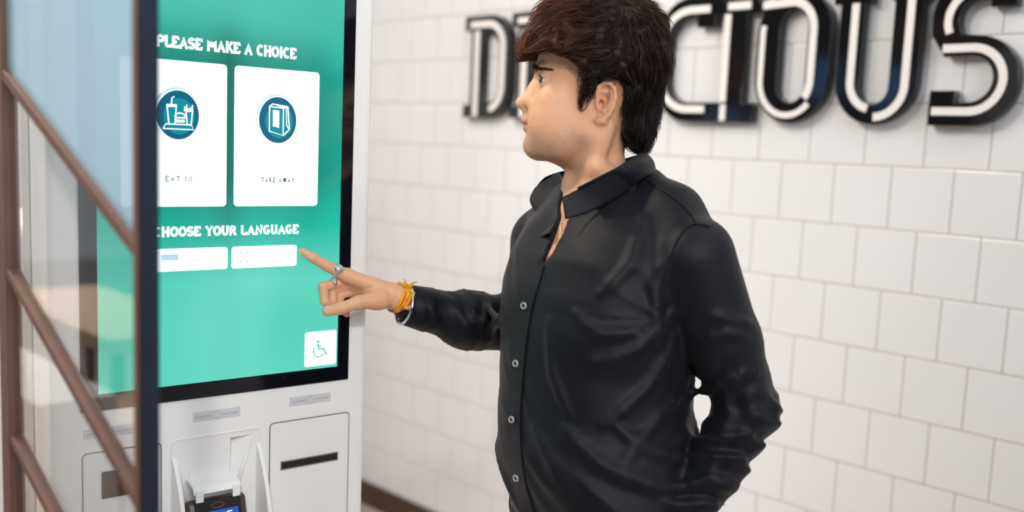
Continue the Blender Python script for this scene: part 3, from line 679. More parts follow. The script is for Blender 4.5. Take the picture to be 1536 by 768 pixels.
def qmesh(name, V, F, m, parent=None, smooth=True, col=None):
    me = bpy.data.meshes.new(name); me.vertices.add(len(V)); me.vertices.foreach_set('co', V.astype(np.float32).ravel())
    k = F.shape[1]; me.loops.add(F.size); me.loops.foreach_set('vertex_index', F.astype(np.int32).ravel())
    me.polygons.add(len(F)); me.polygons.foreach_set('loop_start', np.arange(0, F.size, k, dtype=np.int32)); me.polygons.foreach_set('loop_total', np.full(len(F), k, np.int32))
    me.update(calc_edges=True)
    if col is not None:
        at_ = me.color_attributes.new('tint', 'FLOAT_COLOR', 'POINT'); c4 = np.ones((len(V), 4), np.float32); c4[:, :3] = col; at_.data.foreach_set('color', c4.ravel())
    return link(name, me, m, parent, smooth)
def blob(P, c, r): return np.exp(-(((P-np.asarray(c))/np.asarray(r))**2).sum(-1))

# ---- head ---------------------------------------------------------------------
TH = 1.62
def hp(x, y, lat=0.0): return L(x, y, TH-lat*0.985)       # lat > 0 : toward the photographer (his left side)
prof = [  # y, front x, back x, half width
 (6, 893, 900, .004), (9, 868, 925, .022), (14, 852, 940, .036), (24, 836, 955, .052), (40, 822, 968, .065), (60, 812, 976, .073), (80, 808, 979, .0765), (95, 806, 979, .077),
 (103, 805, 978, .0765), (112, 808, 977, .0755), (125, 807, 974, .074), (140, 804, 970, .072), (155, 800, 964, .0705), (164, 796, 958, .0695), (172, 792, 953, .0685), (180, 791, 950, .067),
 (187, 794, 946, .0655), (195, 793, 943, .064), (203, 794, 941, .062), (210, 794, 940, .060), (217, 793, 939, .0585), (225, 795, 938, .057), (232, 799, 938, .055), (239, 813, 938, .053), (246, 829, 938, .0515),
 (253, 843, 939, .051), (259, 851, 940, .0515), (268, 855, 942, .053), (285, 858, 946, .056), (310, 858, 952, .060), (340, 852, 960, .068), (380, 846, 968, .08)]
pz = np.array([hp(880, p[0])[2] for p in prof]); pf = np.array([hp(p[1], p[0])[0] for p in prof]); pb = np.array([hp(p[2], p[0])[0] for p in prof]); pw = np.array([p[3] for p in prof])
o_ = np.argsort(pz); pz, pf, pb, pw = pz[o_], pf[o_], pb[o_], pw[o_]
YH = hp(880, 120)[1]                      # mid-plane of the head
def side(x, y, lat): q = hp(x, y, lat); return q
def skull(P):
    z = P[..., 2]; f = np.interp(z, pz, pf); b = np.interp(z, pz, pb); w = np.interp(z, pz, pw)
    c = f+(b-f)*0.52; dx = P[..., 0]-c; a = np.where(dx < 0, c-f, b-c); dy = np.abs(P[..., 1]-YH)
    n = 2.35
    rr_ = ((np.abs(dx)/a)**n+(dy/w)**n)**(1/n)
    g = (rr_-1)*np.minimum(a, w)
    # slope compensation where the profile runs almost level (crown, under the jaw)
    top = z-hp(893, 5)[2]
    return np.maximum(g*0.9, top)
def face(P):
    if P.ndim == 4 and P[..., 2].max() < pz[0]-.05: return 9.0
    d = skull(P)
    sm = lambda e, k=.008: smin(d, e, k)
    # temples and cheeks flatten toward the front
    for s in (1, -1):
        d = smin(d, ell(P, hp(830, 148, .044*s), (.022, .018, .018)), .022)     # cheek bone
        d = smin(d, ell(P, hp(828, 190, .034*s), (.030, .024, .030)), .03)     # cheek beside the mouth
        d = smin(d, ell(P, hp(812, 103, .028*s), (.012, .020, .0065)), .012)    # brow
        d = smax(d, -ell(P, hp(806, 120, .041*s), (.0150, .017, .0120)), .010)  # eye socket
    # nose
    d = smin(d, cap(P, hp(811, 109), hp(800, 130), .0058, .0062), .010)
    d = smin(d, cap(P, hp(800, 130), hp(786.5, 150), .0062, .0082), .007)
    d = smin(d, ell(P, hp(783.6, 154.5), (.0112, .0105, .0096)), .006)
    d = smin(d, cap(P, hp(786, 160), hp(795, 166), .0045, .006), .005)
    for s in (1, -1):
        d = smin(d, ell(P, hp(797, 154.5, .0125*s), (.0100, .0072, .0095)), .005)
        d = smin(d, cap(P, hp(807, 128, .008*s), hp(795, 148, .009*s), .006, .008), .008)
        d = smax(d, -ell(P, hp(789.5, 166, .0065*s), (.0045, .003, .0030)), .002)
        d = smin(d, cap(P, hp(803, 158, .016*s), hp(806, 184, .026*s), .006, .007), .012)
    # lips, chin
    d = smin(d, cap(P, hp(789.5, 168), hp(786.5, 177), .005, .0045), .007)
    for s in (1, -1):
        d = smin(d, chain(P, [hp(787.2, 180.5, 0), hp(791, 181.5, .011*s), hp(801, 186, .0235*s)], [.0060, .0058, .0032], .003), .004)
        d = smin(d, chain(P, [hp(792.0, 193, 0), hp(795, 192.3, .011*s), hp(802, 189, .0225*s)], [.0075, .0068, .0030], .003), .004)
        d = smin(d, ell(P, hp(806, 189, .027*s), (.008, .009, .011)), .010)
    for s in (1, -1): d = smax(d, -chain(P, [hp(781, 186), hp(790, 186.3, .013*s), hp(803, 188.5, .0255*s)], [.0012, .0014, .0018], .001), .0018)
    d = smax(d, -ell(P, hp(786, 203), (.004, .016, .0045)), .008)
    d = smin(d, ell(P, hp(806.5, 218), (.014, .019, .0135)), .016)
    # jaw line
    for s in (1, -1): d = smin(d, chain(P, [hp(808, 221, .012*s), hp(845, 220, .036*s), hp(882, 202, .047*s), hp(893, 170, .053*s)], [.011, .012, .012, .010], .01), .03)
    # eyelids round the eyeball
    for s in (1, -1):
        c = hp(820.0, 120.5, .0360*s); e = ell(P, c, (.0137, .0137, .0133)); d = smin(d, e, .0035)
        if np.ndim(e) == 0: continue
        q = P-c; a = np.arctan2(q[..., 2], -q[..., 0]); r = np.sqrt(q[..., 0]**2+q[..., 2]**2)
        lim = np.cos(np.clip((q[..., 1]+.001*s)/.0165, -1, 1)*1.42)
        opn = np.maximum(a-.52*lim, -.60*lim-a)*r
        wed = np.maximum(np.maximum(opn, q[..., 0]-.005), ell(P, c, (.018, .018, .018)))
        d = smax(d, -wed, .0008)
        d = np.minimum(d, ell(P, c, (.0110, .0110, .0110)))
        # crease above the lid
        d = smax(d, -cap(P, hp(806, 112.5, .020*s), hp(822, 111, .043*s), .0010, .0010), .003)
    # ears
    for s in (1, -1):
        E_ = lambda x, y, l: hp(x*1+(0 if s > 0 else 0), y, l*s)
        if np.ndim(far_ := (far(P, E_(910, 150, .078), E_(910, 150, .078), .045) or np.zeros(1))) == 0: continue
        he = [E_(901, 150, .071), E_(895.5, 141, .074), E_(898, 130, .078), E_(907, 124.5, .083), E_(915.5, 125.5, .085), E_(922, 133, .087), E_(923.5, 147, .086), E_(919, 161, .083), E_(913, 172, .079), E_(904, 180, .074), E_(897, 181.5, .071)]
        if s < 0: he = [np.array([p[0], 2*YH-hp(0, 0, 0)[1]*0+0, p[2]]) if False else p for p in he]
        d_ = chain(P, he, [.0026, .0029, .0030, .0031, .0031, .0031, .0031, .0034, .0040, .0046, .0044], .0015)
        pl = ell(P, E_(909, 148, .0745), (.0165, .0045, .027))
        pl = smax(pl, -ell(P, E_(906, 151, .082), (.0095, .0140, .0145)), .002); pl = smax(pl, -ell(P, E_(910, 134, .084), (.0095, .0080, .0062)), .002)
        d_ = smin(d_, pl, .004)
        d_ = smin(d_, chain(P, [E_(916, 134, .082), E_(918, 146, .083), E_(914, 158, .081), E_(905, 167, .077)], [.0022, .0026, .0028, .003], .002), .003)
        d_ = smin(d_, cap(P, E_(897, 155, .073), E_(898, 161, .074), .0036, .0036), .004)
        d_ = smax(d_, -ell(P, E_(905, 154, .080), (.0058, .012, .0090)), .002)
        d = smin(d, d_, .004)
        d = smax(d, -ell(P, hp(902, 156, .070*s), (.0042, .0110, .0062)), .0015)
    # neck muscles
    for s in (1, -1): d = smin(d, chain(P, [hp(908, 190, .054*s), hp(890, 250, .045*s), hp(868, 318, .022*s)], [.012, .013, .011], .01), .02)
    d = smin(d, ell(P, hp(856, 272), (.012, .012, .014)), .014)
    return d

# ---- torso axes ---------------------------------------------------------------
TA = math.radians(60); FT = np.array([-math.sin(TA), -math.cos(TA), 0]); LT = np.array([math.cos(TA), -math.sin(TA), 0])  # chest faces FT, his left is LT
def T(c, l=0.0, f=0.0): return np.asarray(c)+LT*l+FT*f
SHL = L(1040, 388, 1.49); ELL_ = L(1118, 612, 1.52); WRL = L(1022, 772, 1.50); HDL = L(985, 850, 1.52)
SHR = L(818, 362, 1.78); ELR = L(792, 488, 1.85); WRR = L(598, 447, 1.735)
sec = [  # y px, centre x px, half width (his left-right), half depth
 (268, 915, .070, .060), (300, 910, .11, .080), (340, 905, .160, .103), (380, 899, .178, .122), (430, 896, .185, .136), (480, 895, .183, .143), (540, 890, .172, .140), (600, 889, .172, .140), (650, 893, .178, .146), (690, 899, .186, .149), (730, 906, .188, .145), (765, 910, .185, .138), (800, 912, .182, .132), (860, 914, .178, .125)]
tz = np.array([L(900, s[0], 1.62)[2] for s in sec]); tx = np.array([L(s[1], s[0], 1.62)[0] for s in sec]); ty = np.array([L(s[1], s[0], 1.62)[1] for s in sec])
tw = np.array([s[2] for s in sec]); td = np.array([s[3] for s in sec]); oo_ = np.argsort(tz); tz, tx, ty, tw, td = [a[oo_] for a in (tz, tx, ty, tw, td)]
def torso(P, inset=0.0):
    z = P[..., 2]; cx = np.interp(z, tz, tx); cy = np.interp(z, tz, ty); w = np.interp(z, tz, tw)-inset; dd = np.interp(z, tz, td)-inset
    qx = P[..., 0]-cx; qy = P[..., 1]-cy; l = qx*LT[0]+qy*LT[1]; f = qx*FT[0]+qy*FT[1]
    n = 2.25; r = ((np.abs(l)/w)**n+(np.abs(f)/dd)**n)**(1/n)
    v = (r-1)*np.minimum(w, dd)*0.92; zt_ = tz[-1]+.012
    return smax(v, z-zt_, .02), l, f

# ---- hand ---------------------------------------------------------------------
def HP(x, y, t): return L(x, y, t)
tip = L(452, 376, 1.70)
idx_ = [L(455, 378, 1.6835), L(469, 386.5, 1.689), L(489.5, 398.5, 1.702), L(521, 414, 1.722)]
mid_ = [L(500, 462, 1.722), L(487, 452, 1.712), L(484.5, 430, 1.712), L(521, 421, 1.738)]
rng_ = [L(512, 466, 1.735), L(499, 458, 1.726), L(499, 434, 1.728), L(527, 428, 1.746)]
pnk_ = [L(520, 471, 1.748), L(511, 463, 1.737), L(510, 443, 1.737), L(533, 436, 1.753)]
thb_ = [L(490.5, 467, 1.682), L(511, 462.5, 1.686), L(537, 454, 1.698), L(570, 449, 1.722)]
WR = L(602, 448, 1.745); ARM2 = L(660, 468, 1.765)
def hand(P):
    d = chain(P, [WR, ARM2], [.0240, .0235])
    MC = [(idx_[3], L(590, 437, 1.736), .0120, .0135), (mid_[3], L(592, 443, 1.746), .0105, .0135), (rng_[3], L(593, 449, 1.755), .0100, .0125), (pnk_[3], L(592, 455, 1.760), .0095, .0120)]
    for a, b, ra, rb in MC: d = smin(d, cap(P, a, b, ra, rb), .012)
    d = smin(d, ell(P, L(562, 452, 1.728), (.024, .016, .014)), .014)
    # fingers
    for f, rs in ((idx_, [.0066, .0082, .0090, .0110]), (mid_, [.0068, .0075, .0082, .0098]), (rng_, [.0064, .0070, .0078, .0092]), (pnk_, [.0056, .0062, .0068, .0082])):
        e = chain(P, f, rs, .003); d = smin(d, e, .0045 if f is idx_ else .0035)
    e = chain(P, thb_, [.0086, .0097, .0112, .0160], .005); d = smin(d, e, .010)
    # knuckles
    d = smin(d, ell(P, idx_[3]+np.array([0, 0, .0045]), (.0095, .0085, .0065)), .008)
    d = smin(d, ell(P, L(490, 396.5, 1.706), (.0065, .0078, .0080)), .004)
    # creases
    # nails: index (seen edge-on) and thumb
    return d
def body(P):
    d = face(P)
    t_, l, f = torso(P, .013); d = smin(d, t_, .03)
    d = smin(d, chain(P, [SHL+np.array([-.02, 0, -.02]), ELL_, WRL, HDL], [.040, .034, .025, .022], .02), .02)
    d = smin(d, chain(P, [SHR+np.array([0, 0, -.015]), ELR, WRR+(ELR-WRR)*.08], [.040, .036, .026], .02), .02)
    for s in (1, -1):
        hip = T(np.array([tx[0], ty[0], .93]), .088*s); kn_ = T(np.array([tx[0], ty[0], .50]), .10*s, .015); an = T(np.array([tx[0], ty[0], .10]), .11*s, -.01)
        d = smin(d, chain(P, [hip, kn_, an], [.082, .052, .036], .03), .04)
        d = smin(d, cap(P, an+np.array([0, 0, -.05]), T(an, 0, .14)+np.array([0, 0, -.065]), .035, .026), .02)
    return d

# skin tint
def grad(fn, P, e=.002):
    g = np.stack([fn(P+np.eye(3)[a]*e)-fn(P-np.eye(3)[a]*e) for a in range(3)], -1); return g/np.linalg.norm(g, axis=-1, keepdims=True).clip(1e-9)
def drop(fn, P, off=0.0, it=6, e=.002):
    for _ in range(it): P = P-grad(fn, P, e)*(fn(P)-off)[:, None]
    return P
def onface(u_, s, jit):
    """points along the eyebrow, dropped on to the face"""
    x = 801+27*u_; y = 107.0-6.5*np.sin(u_*2.1)+3.0*u_+jit*2.0*(1-.6*u_); lat = (.011+.042*u_)*s
    P = np.array([hp(a, b_, c) for a, b_, c in zip(x, y, lat)]); P[:, 0] = P[:, 0]*0+np.array([hp(a-14, b_, c)[0] for a, b_, c in zip(x, y, lat)])
    for _ in range(14):                      # walk in from the front until the skin is met
        P[:, 0] += np.clip(face(P), -.01, .01)*.8
    return P
def skin_tint(V):
    base = np.array([0.70, 0.385, 0.235]); c = np.tile(base, (len(V), 1))
    def mixin(w, col):
        nonlocal c
        c = c*(1-w[:, None])+np.array(col)*w[:, None]
    n = vnoise(V*160, 3)*.5+vnoise(V*420, 5)*.5
    # stubble on jaw, chin and lip; greyer skin
    jaw = np.maximum.reduce([blob(V, hp(x_, y_, s*l_), (.028, .035, .024)) for s in (1, -1) for x_, y_, l_ in ((806, 214, .030), (810, 228, .028), (826, 222, .045), (845, 220, .050), (862, 210, .052), (834, 234, .03), (852, 238, .04))]+[blob(V, hp(790, 173, 0), (.012, .024, .008))*.8, blob(V, hp(798, 222, 0), (.022, .03, .020)), blob(V, hp(798, 204, 0), (.010, .012, .008))*.8])
    mixin(np.clip(jaw*.58*(.6+.8*n), 0, .7), [0.25, 0.15, 0.11])
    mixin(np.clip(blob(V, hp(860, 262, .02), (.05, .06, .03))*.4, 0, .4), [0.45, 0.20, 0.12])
    for z_, w_, x_ in ((181, .0048, 788), (192.5, .0072, 791)):
        for l_, k_ in ((0, 1), (.011, 1), (-.011, 1), (.019, .7), (-.019, .7)): mixin(np.clip(blob(V, hp(x_+abs(l_)*450, z_+(abs(l_)*130 if z_ < 186 else -abs(l_)*60), l_), (.009, .008, w_*(1 if k_ == 1 else .6)))*1.0, 0, .55), [0.33, 0.12, 0.10])
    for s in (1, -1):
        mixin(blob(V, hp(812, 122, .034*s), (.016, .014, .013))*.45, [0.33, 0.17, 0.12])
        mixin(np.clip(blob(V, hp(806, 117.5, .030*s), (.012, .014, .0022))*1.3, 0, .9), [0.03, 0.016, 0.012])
        mixin(blob(V, hp(910, 150, .08*s), (.02, .02, .03))*.3, [0.52, 0.22, 0.15])
    for s in (1, -1):
        for k, p_ in enumerate(onface(np.linspace(0, 1, 9), s, np.zeros(9))): mixin(np.clip(blob(V, p_, (.0055, .006, .0042*(1-.06*k)))*.95, 0, .88), [0.035, 0.02, 0.015])
    mixin(blob(V, hp(784, 154), (.012, .012, .010))*.25, [0.66, 0.40, 0.28])
    # palm side and finger tips pinker
    for p in (idx_[0], mid_[0], thb_[0]): mixin(blob(V, p, (.010, .010, .010))*.35, [0.62, 0.33, 0.25])
    c *= (1+(n-.5)[:, None]*.10)
    return c
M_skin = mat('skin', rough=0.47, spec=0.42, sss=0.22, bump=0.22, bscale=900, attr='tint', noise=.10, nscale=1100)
Vs, Fs_ = [], []
zc = L(880, 330, 1.62)[2]; zcut = zc-.17
off = 0
def part_nets(fn, lo, hi, h, it=1):
    global off
    V, F = nets(fn, lo, hi, h); V = relax(V, F, it, .45); Vs.append(V); Fs_.append(F+off); off += len(V)
h0 = hp(775, 240); h1 = hp(985, 0)
part_nets(lambda P: np.maximum(body(P), zcut-P[..., 2]), (h0[0]-.03, YH-.30, zcut-.01), (h1[0]+.13, YH+.28, h1[2]+.02), .0021)
hl = L(448, 480, 1.70); hh = L(668, 370, 1.78)
part_nets(hand, (hl[0]-.01, 1.66-1.62-.02, hl[2]-.03), (hh[0], 1.83-1.62+.05, hh[2]+.03), .0014)
part_nets(lambda P: np.maximum(body(P), P[..., 2]-(zcut+.01)), (-.40, -.42, -.01), (.48, .42, zcut+.03), .007)
BV = np.concatenate(Vs); BF = np.concatenate(Fs_)
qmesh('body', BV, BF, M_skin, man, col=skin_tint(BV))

# ---- eyes, brows, ear stud ------------------------------------------------------
M_eyew = mat('eye_white', (0.60, 0.62, 0.66), 0.12, spec=.6, coat=.6); M_iris = mat('iris_brown', (0.035, 0.016, 0.008), 0.1, coat=.8)
for s in (1, -1):
    c = Vector(hp(820.0, 120.5, .0360*s)); bm = bmesh.new(); bmesh.ops.create_uvsphere(bm, u_segments=28, v_segments=18, radius=.0119); bm.transform(Matrix.Translation(c))
    me = bpy.data.meshes.new('eyeball'); bm.to_mesh(me); bm.free(); eb = link('eyeball', me, M_eyew, man, True)
    d_ = Vector((-1, -.42*s, 0.0)).normalized(); mb = MB(); n = 20
    vs = [c+d_*.0127]; fs = []
    qx = d_.cross(Vector((0, 0, 1))).normalized(); qz = qx.cross(d_)
    for j, (rr2, hh2) in enumerate(((.003, .0124), (.0056, .0113), (.0064, .0098))):
        for i in range(n): a = 2*math.pi*i/n; vs.append(c+d_*hh2+qx*rr2*math.cos(a)+qz*rr2*math.sin(a))
    for i in range(n): fs.append((0, 1+i, 1+(i+1) % n))
    for j in range(2):
        for i in range(n): fs.append((1+j*n+i, 1+(j+1)*n+i, 1+(j+1)*n+(i+1) % n, 1+j*n+(i+1) % n))
    mb.add(vs, fs); mb.build('iris', M_iris, eb, smooth=True)
# upper lash line
for s in (1, -1):
    c = hp(820.0, 120.5, .0360*s); pts = []
    for y_ in np.linspace(-.0125, .0115, 14):
        a = .52*math.cos(np.clip((y_+.001*s)/.0165, -1, 1)*1.42)+.04; r_ = math.sqrt(max(.0141**2-y_**2, 1e-6)); pts.append(c+np.array([-math.cos(a)*r_, y_, math.sin(a)*r_]))
    MB().tube(pts, [.0003]+[.0009]*12+[.0003], 6).build('lash_line', mat('lash', (0.015, 0.010, 0.009), .6), man, smooth=True)
es = hp(893.5, 176, .0775)
b = MB(); b.tube([es+np.array([-.0010, 0, -.0035]), es+np.array([.0010, -.001, 0]), es+np.array([.0032, -.001, .0042])], .0009, 8)
bm = bmesh.new(); bmesh.ops.create_icosphere(bm, subdivisions=2, radius=.0015)
for q_ in (np.array([-.0012, -.001, -.0035]), np.array([.0022, -.0012, .0025])): b.add([v.co+Vector(es+q_) for v in bm.verts], [[v.index for v in f.verts] for f in bm.faces])
bm.free(); o = b.build('ear_stud', M_gold, man, smooth=True); o['label'] = 'small gold ear stud'

# ---- hair -----------------------------------------------------------------------
def spts(l): return np.array([hp(x, y)[[0, 2]] for x, y in l])
outl = spts([(781, 84), (779, 76), (778, 66), (785, 52), (795, 38), (802, 22), (815, 8), (832, -6), (860, -16), (895, -20), (930, -15), (958, -3), (978, 14), (990, 35), (996, 60), (998, 95), (996, 130), (991, 165), (985, 200), (975, 229),
             (960, 231), (945, 222), (934, 212), (927, 198), (929, 180), (930, 160), (931, 146), (927, 134), (914, 127), (898, 129), (889, 139), (881, 148), (874, 155), (868, 163), (864, 158), (866, 140), (867, 120), (863, 105), (855, 95), (848, 88), (842, 90), (832, 84), (820, 82), (805, 84), (795, 86)])
def poly_sdf(x, z, pl):
    d = np.full(x.shape, 9.0); ins = np.zeros(x.shape, bool); n = len(pl)
    for i in range(n):
        a = pl[i]; b = pl[(i+1) % n]; e = b-a; wx = x-a[0]; wz = z-a[1]; h = np.clip((wx*e[0]+wz*e[1])/(e@e), 0, 1)
        d = np.minimum(d, (wx-h*e[0])**2+(wz-h*e[1])**2)
        c = ((a[1] <= z) != (b[1] <= z)); xx = a[0]+(z-a[1])*e[0]/np.where(abs(e[1]) < 1e-12, 1e-12, e[1]); ins ^= c & (x < xx)
    return np.where(ins, -1, 1)*np.sqrt(d)
Ctop = hp(900, 70)
def hair_raw(P):
    pd2 = poly_sdf(P[..., 0], P[..., 2], outl)+.0065
    sk = skull(P)
    z = P[..., 2]; thick = .0045+.0275*np.clip((z-hp(0, 135)[2])/.09, 0, 1)+.006*np.clip((P[..., 0]-hp(925, 0)[0])/.02, 0, 1)
    shell = sk-thick
    tuft = ell(P, hp(822, 52), (.052, .058, .043)); crown = ell(P, hp(890, 56), (.105, .092, .082)); back = ell(P, hp(945, 100), (.054, .082, .115)); nape = ell(P, hp(955, 190), (.033, .052, .055))
    v = smin(smin(smin(smin(shell, tuft, .02), crown, .02), back, .02), nape, .02)
    return smax(v, pd2, .010)
def hair(P):
    d = hair_raw(P)
    q = P*np.array([60., 60., 60.]); n = vnoise(q, 11); n2 = vnoise(P*140, 12)
    k_ = np.clip(.25+(P[..., 2]-hp(0, 140)[2])/.05, .25, 1); return d+((n-.5)*.014+(n2-.5)*.007)*k_
hlo = (hp(770, 0)[0]-.01, YH-.115, hp(0, 240)[2]-.01); hhi = (hp(1005, 0)[0]+.02, YH+.115, hp(0, -30)[2]+.02)
HV, HF = nets(hair, hlo, hhi, .003); HV = relax(HV, HF, 1, .5)
HV2 = HV
M_hair = mat('hair', rough=0.5, spec=0.25, attr='tint', noise=.1, nscale=60)
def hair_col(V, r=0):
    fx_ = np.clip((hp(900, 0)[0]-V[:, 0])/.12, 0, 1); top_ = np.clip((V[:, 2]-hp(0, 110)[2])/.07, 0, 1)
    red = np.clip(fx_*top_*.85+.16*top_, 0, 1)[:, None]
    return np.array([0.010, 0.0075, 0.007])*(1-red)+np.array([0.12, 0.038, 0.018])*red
hcap = qmesh('hair', HV, HF, M_hair, man, col=hair_col(HV)*.55)
# strands
def strands(n, seg, length, width, lift, seed):
    r = np.random.default_rng(seed); P = HV[r.integers(0, len(HV), n)]+r.normal(0, .0015, (n, 3))
    ok = P[:, 2] > hp(0, 222)[2]; P = P[ok]; n = len(P)
    whorl = hp(955, 30); LEN = length*(.55+.9*r.random(n)); W = width*(.7+.6*r.random(n))
    clump = vnoise(P*70, 21)-.5; clump2 = vnoise(P*70, 22)-.5; clump3 = vnoise(P*110, 23)-.5
    X = [P]; cur = P.copy(); N = grad(hair_raw, cur, .006)
    for s in range(seg):
        d = cur-whorl; d[:, 2] *= .3
        front = np.clip((hp(935, 0)[0]-cur[:, 0])/.04, 0, 1)[:, None]
        flow = front*np.array([-1.0, 0, -.12-.9*0])+(1-front)*np.array([.25, 0, -1.0])
        low = np.clip((hp(0, 95)[2]-cur[:, 2])/.03, 0, 1)[:, None]; flow = flow*(1-low)+np.array([-.05, 0, -1.0])*low
        flow[:, 1] += np.sign(cur[:, 1]-YH)*.25
        fr = np.clip((hp(840, 0)[0]-cur[:, 0])/.03, 0, 1)*(1-low[:, 0]); flow[:, 2] -= fr*.75
        flow += np.stack([clump*.5, clump2*1.6, clump3*2.0], 1)*(.6+.4*s/seg)*(1-.6*low)
        N = grad(hair_raw, cur, .006)
        flow -= (flow*N).sum(-1, keepdims=True)*N; flow /= np.linalg.norm(flow, axis=1, keepdims=True).clip(1e-6)
        fl = flow+N*(lift*(1.0 if s < seg*.5 else -.2))[..., None] if hasattr(lift, '__len__') else flow+N*lift*(1.0 if s < seg*.5 else -.1)
        cur = cur+fl*(LEN/seg)[:, None]; X.append(cur.copy())
    X = np.stack(X, 1); m = seg+1                              # n, m, 3
    t = np.gradient(X, axis=1); t /= np.linalg.norm(t, axis=-1, keepdims=True).clip(1e-9)
    Nn = N[:, None, :]+np.zeros_like(X); sd = np.cross(t, Nn); sd /= np.linalg.norm(sd, axis=-1, keepdims=True).clip(1e-9); up = np.cross(sd, t)
    wd_ = (W[:, None]*np.linspace(1, .12, m)**.7)[..., None]
    ring = np.stack([X+up*wd_, X+(-up*.5+sd*.87)*wd_, X+(-up*.5-sd*.87)*wd_], 2).reshape(-1, 3)
    base = (np.arange(n)[:, None, None]*m+np.arange(m-1)[None, :, None])*3; k = np.arange(3)[None, None, :]; k2 = (k+1) % 3
    F = np.stack([base+k, base+k2, base+3+k2, base+3+k], -1).reshape(-1, 4)
    tone = (0.25+2.4*r.random(n)**2.5)
    col = hair_col(np.repeat(P, m*3, 0))*np.repeat(tone, m*3)[:, None]
    return ring, F, col
S1 = strands(26000, 6, .026, .00026, .20, 5); 
S2 = strands(3600, 7, .029, .0008, .38, 15)
S1 = (np.concatenate([S1[0], S2[0]]), np.concatenate([S1[1], S2[1]+len(S1[0])]), np.concatenate([S1[2], S2[2]]))
hs = qmesh('hair_strands', S1[0], S1[1], M_hair, hcap, col=S1[2])
# eyebrows
rb_ = np.random.default_rng(8)
for s in (1, -1):
    b = MB(); u_ = rb_.random(420); jit = rb_.normal(0, 1, 420)
    P = onface(u_, s, jit); N_ = grad(face, P, .001)
    dr = np.stack([.6-1.0*u_, -s*(.35+.5*u_), .45-.75*u_], 1)*np.array([-1, 1, 1])*np.array([-1, 1, 1])
    dr = np.stack([.15+.65*u_, -s*(.30+.35*u_), .75-.95*u_], 1)+rb_.normal(0, .18, (420, 3))
    dr -= N_*(dr*N_).sum(1, keepdims=True); dr /= np.linalg.norm(dr, axis=1, keepdims=True)
    for p_, n_, d_ in zip(P, N_, dr): b.tube([p_-n_*.0003, p_+d_*.003+n_*.0006, p_+d_*.0065+n_*.0004], [.00038, .00030, .00010], 3)
    b.build('eyebrow', mat('brow_hair', (0.018, 0.010, 0.008), .5), man)

# ---- shirt ----------------------------------------------------------------------
def ridge(x): return 1-np.abs(np.mod(x, 1)*2-1)            # sharp-crested folds
def folds(P, a, b, freq, amp, tw=0.0, seed=0, rad=.06):
    a = np.asarray(a); ab = np.asarray(b)-a; Ln = np.linalg.norm(ab); ax_ = ab/Ln; q = P-a; s = q@ax_
    rr_ = q-s[..., None]*ax_; ph = np.arctan2(rr_[..., 1], rr_[..., 0]+1e-9)
    n = vnoise(P*14, seed); n2 = vnoise(P*30, seed+1); n3 = vnoise(P*9, seed+2)
    u_ = s*freq+tw*np.sin(ph*1.0+seed)+n*2.6+n2*.5
    r_ = ridge(u_)**1.6
    return r_*amp*np.clip(n3*2.4-.35, .15, 1.1)
def Lv(x, y, t):
    d = CAM+(cf+cr*((x-768)/FPX)[:, None]-cu*((y-CY)/FPX)[:, None])*t[:, None]-M0; return np.stack([d@EX, d@EY, d[:, 2]], 1)
def march(fn, pts, t0=1.30):
    """points where sight lines meet a surface"""
    a = np.array(pts, float); t = np.full(len(a), t0)
    for _ in range(70):
        dv = fn(Lv(a[:, 0], a[:, 1], t)); t = t+np.where(dv > .0006, dv.clip(.0006)*.7, 0); t = np.minimum(t, 2.0)
    return Lv(a[:, 0], a[:, 1], t), t
def interp(pts, k):
    pts = [np.asarray(p, float) for p in pts]; out = []
    for i in range(len(pts)-1):
        p0 = pts[max(i-1, 0)]; p1 = pts[i]; p2 = pts[i+1]; p3 = pts[min(i+2, len(pts)-1)]
        for j in range(k):
            t = j/k; out.append(.5*((2*p1)+(-p0+p2)*t+(2*p0-5*p1+4*p2-p3)*t*t+(-p0+3*p1-3*p2+p3)*t**3))
    out.append(pts[-1]); return out
COLL = L(905, 262, 1.60)
vpath = None
def shirt0(P):
    """outer form without folds"""
    d, l, f = torso(P)
    # yoke slopes
    d = smin(d, chain(P, [L(955, 278, 1.60), L(1005, 325, 1.545), SHL+np.array([0, 0, -.004])], [.040, .052, .061], .02), .03)
    d = smin(d, chain(P, [L(880, 285, 1.66), L(845, 318, 1.73), SHR], [.036, .048, .058], .02), .03)
    # left sleeve (near), elbow bent back and hand at the hip
    EL2 = ELL_+np.array([.004, 0, 0]); d2 = chain(P, [SHL, SHL*.45+ELL_*.55, EL2], [.066, .060, .045], .01)
    d2 = smin(d2, chain(P, [EL2, ELL_*.5+WRL*.5+np.array([.004, 0, 0]), WRL, HDL], [.045, .045, .042, .038], .01), .008)
    d2 = smin(d2, cap(P, ELL_, L(1158, 610, 1.53), .030, .012), .02)
    d = smin(d, d2, .005)
    # right sleeve (far), reaching to the screen
    d3 = chain(P, [SHR, ELR, L(700, 481, 1.80), L(640, 464, 1.765), L(612, 457, 1.752)], [.062, .056, .050, .037, .033], .02)
    d = smin(d, d3, .014)
    return d
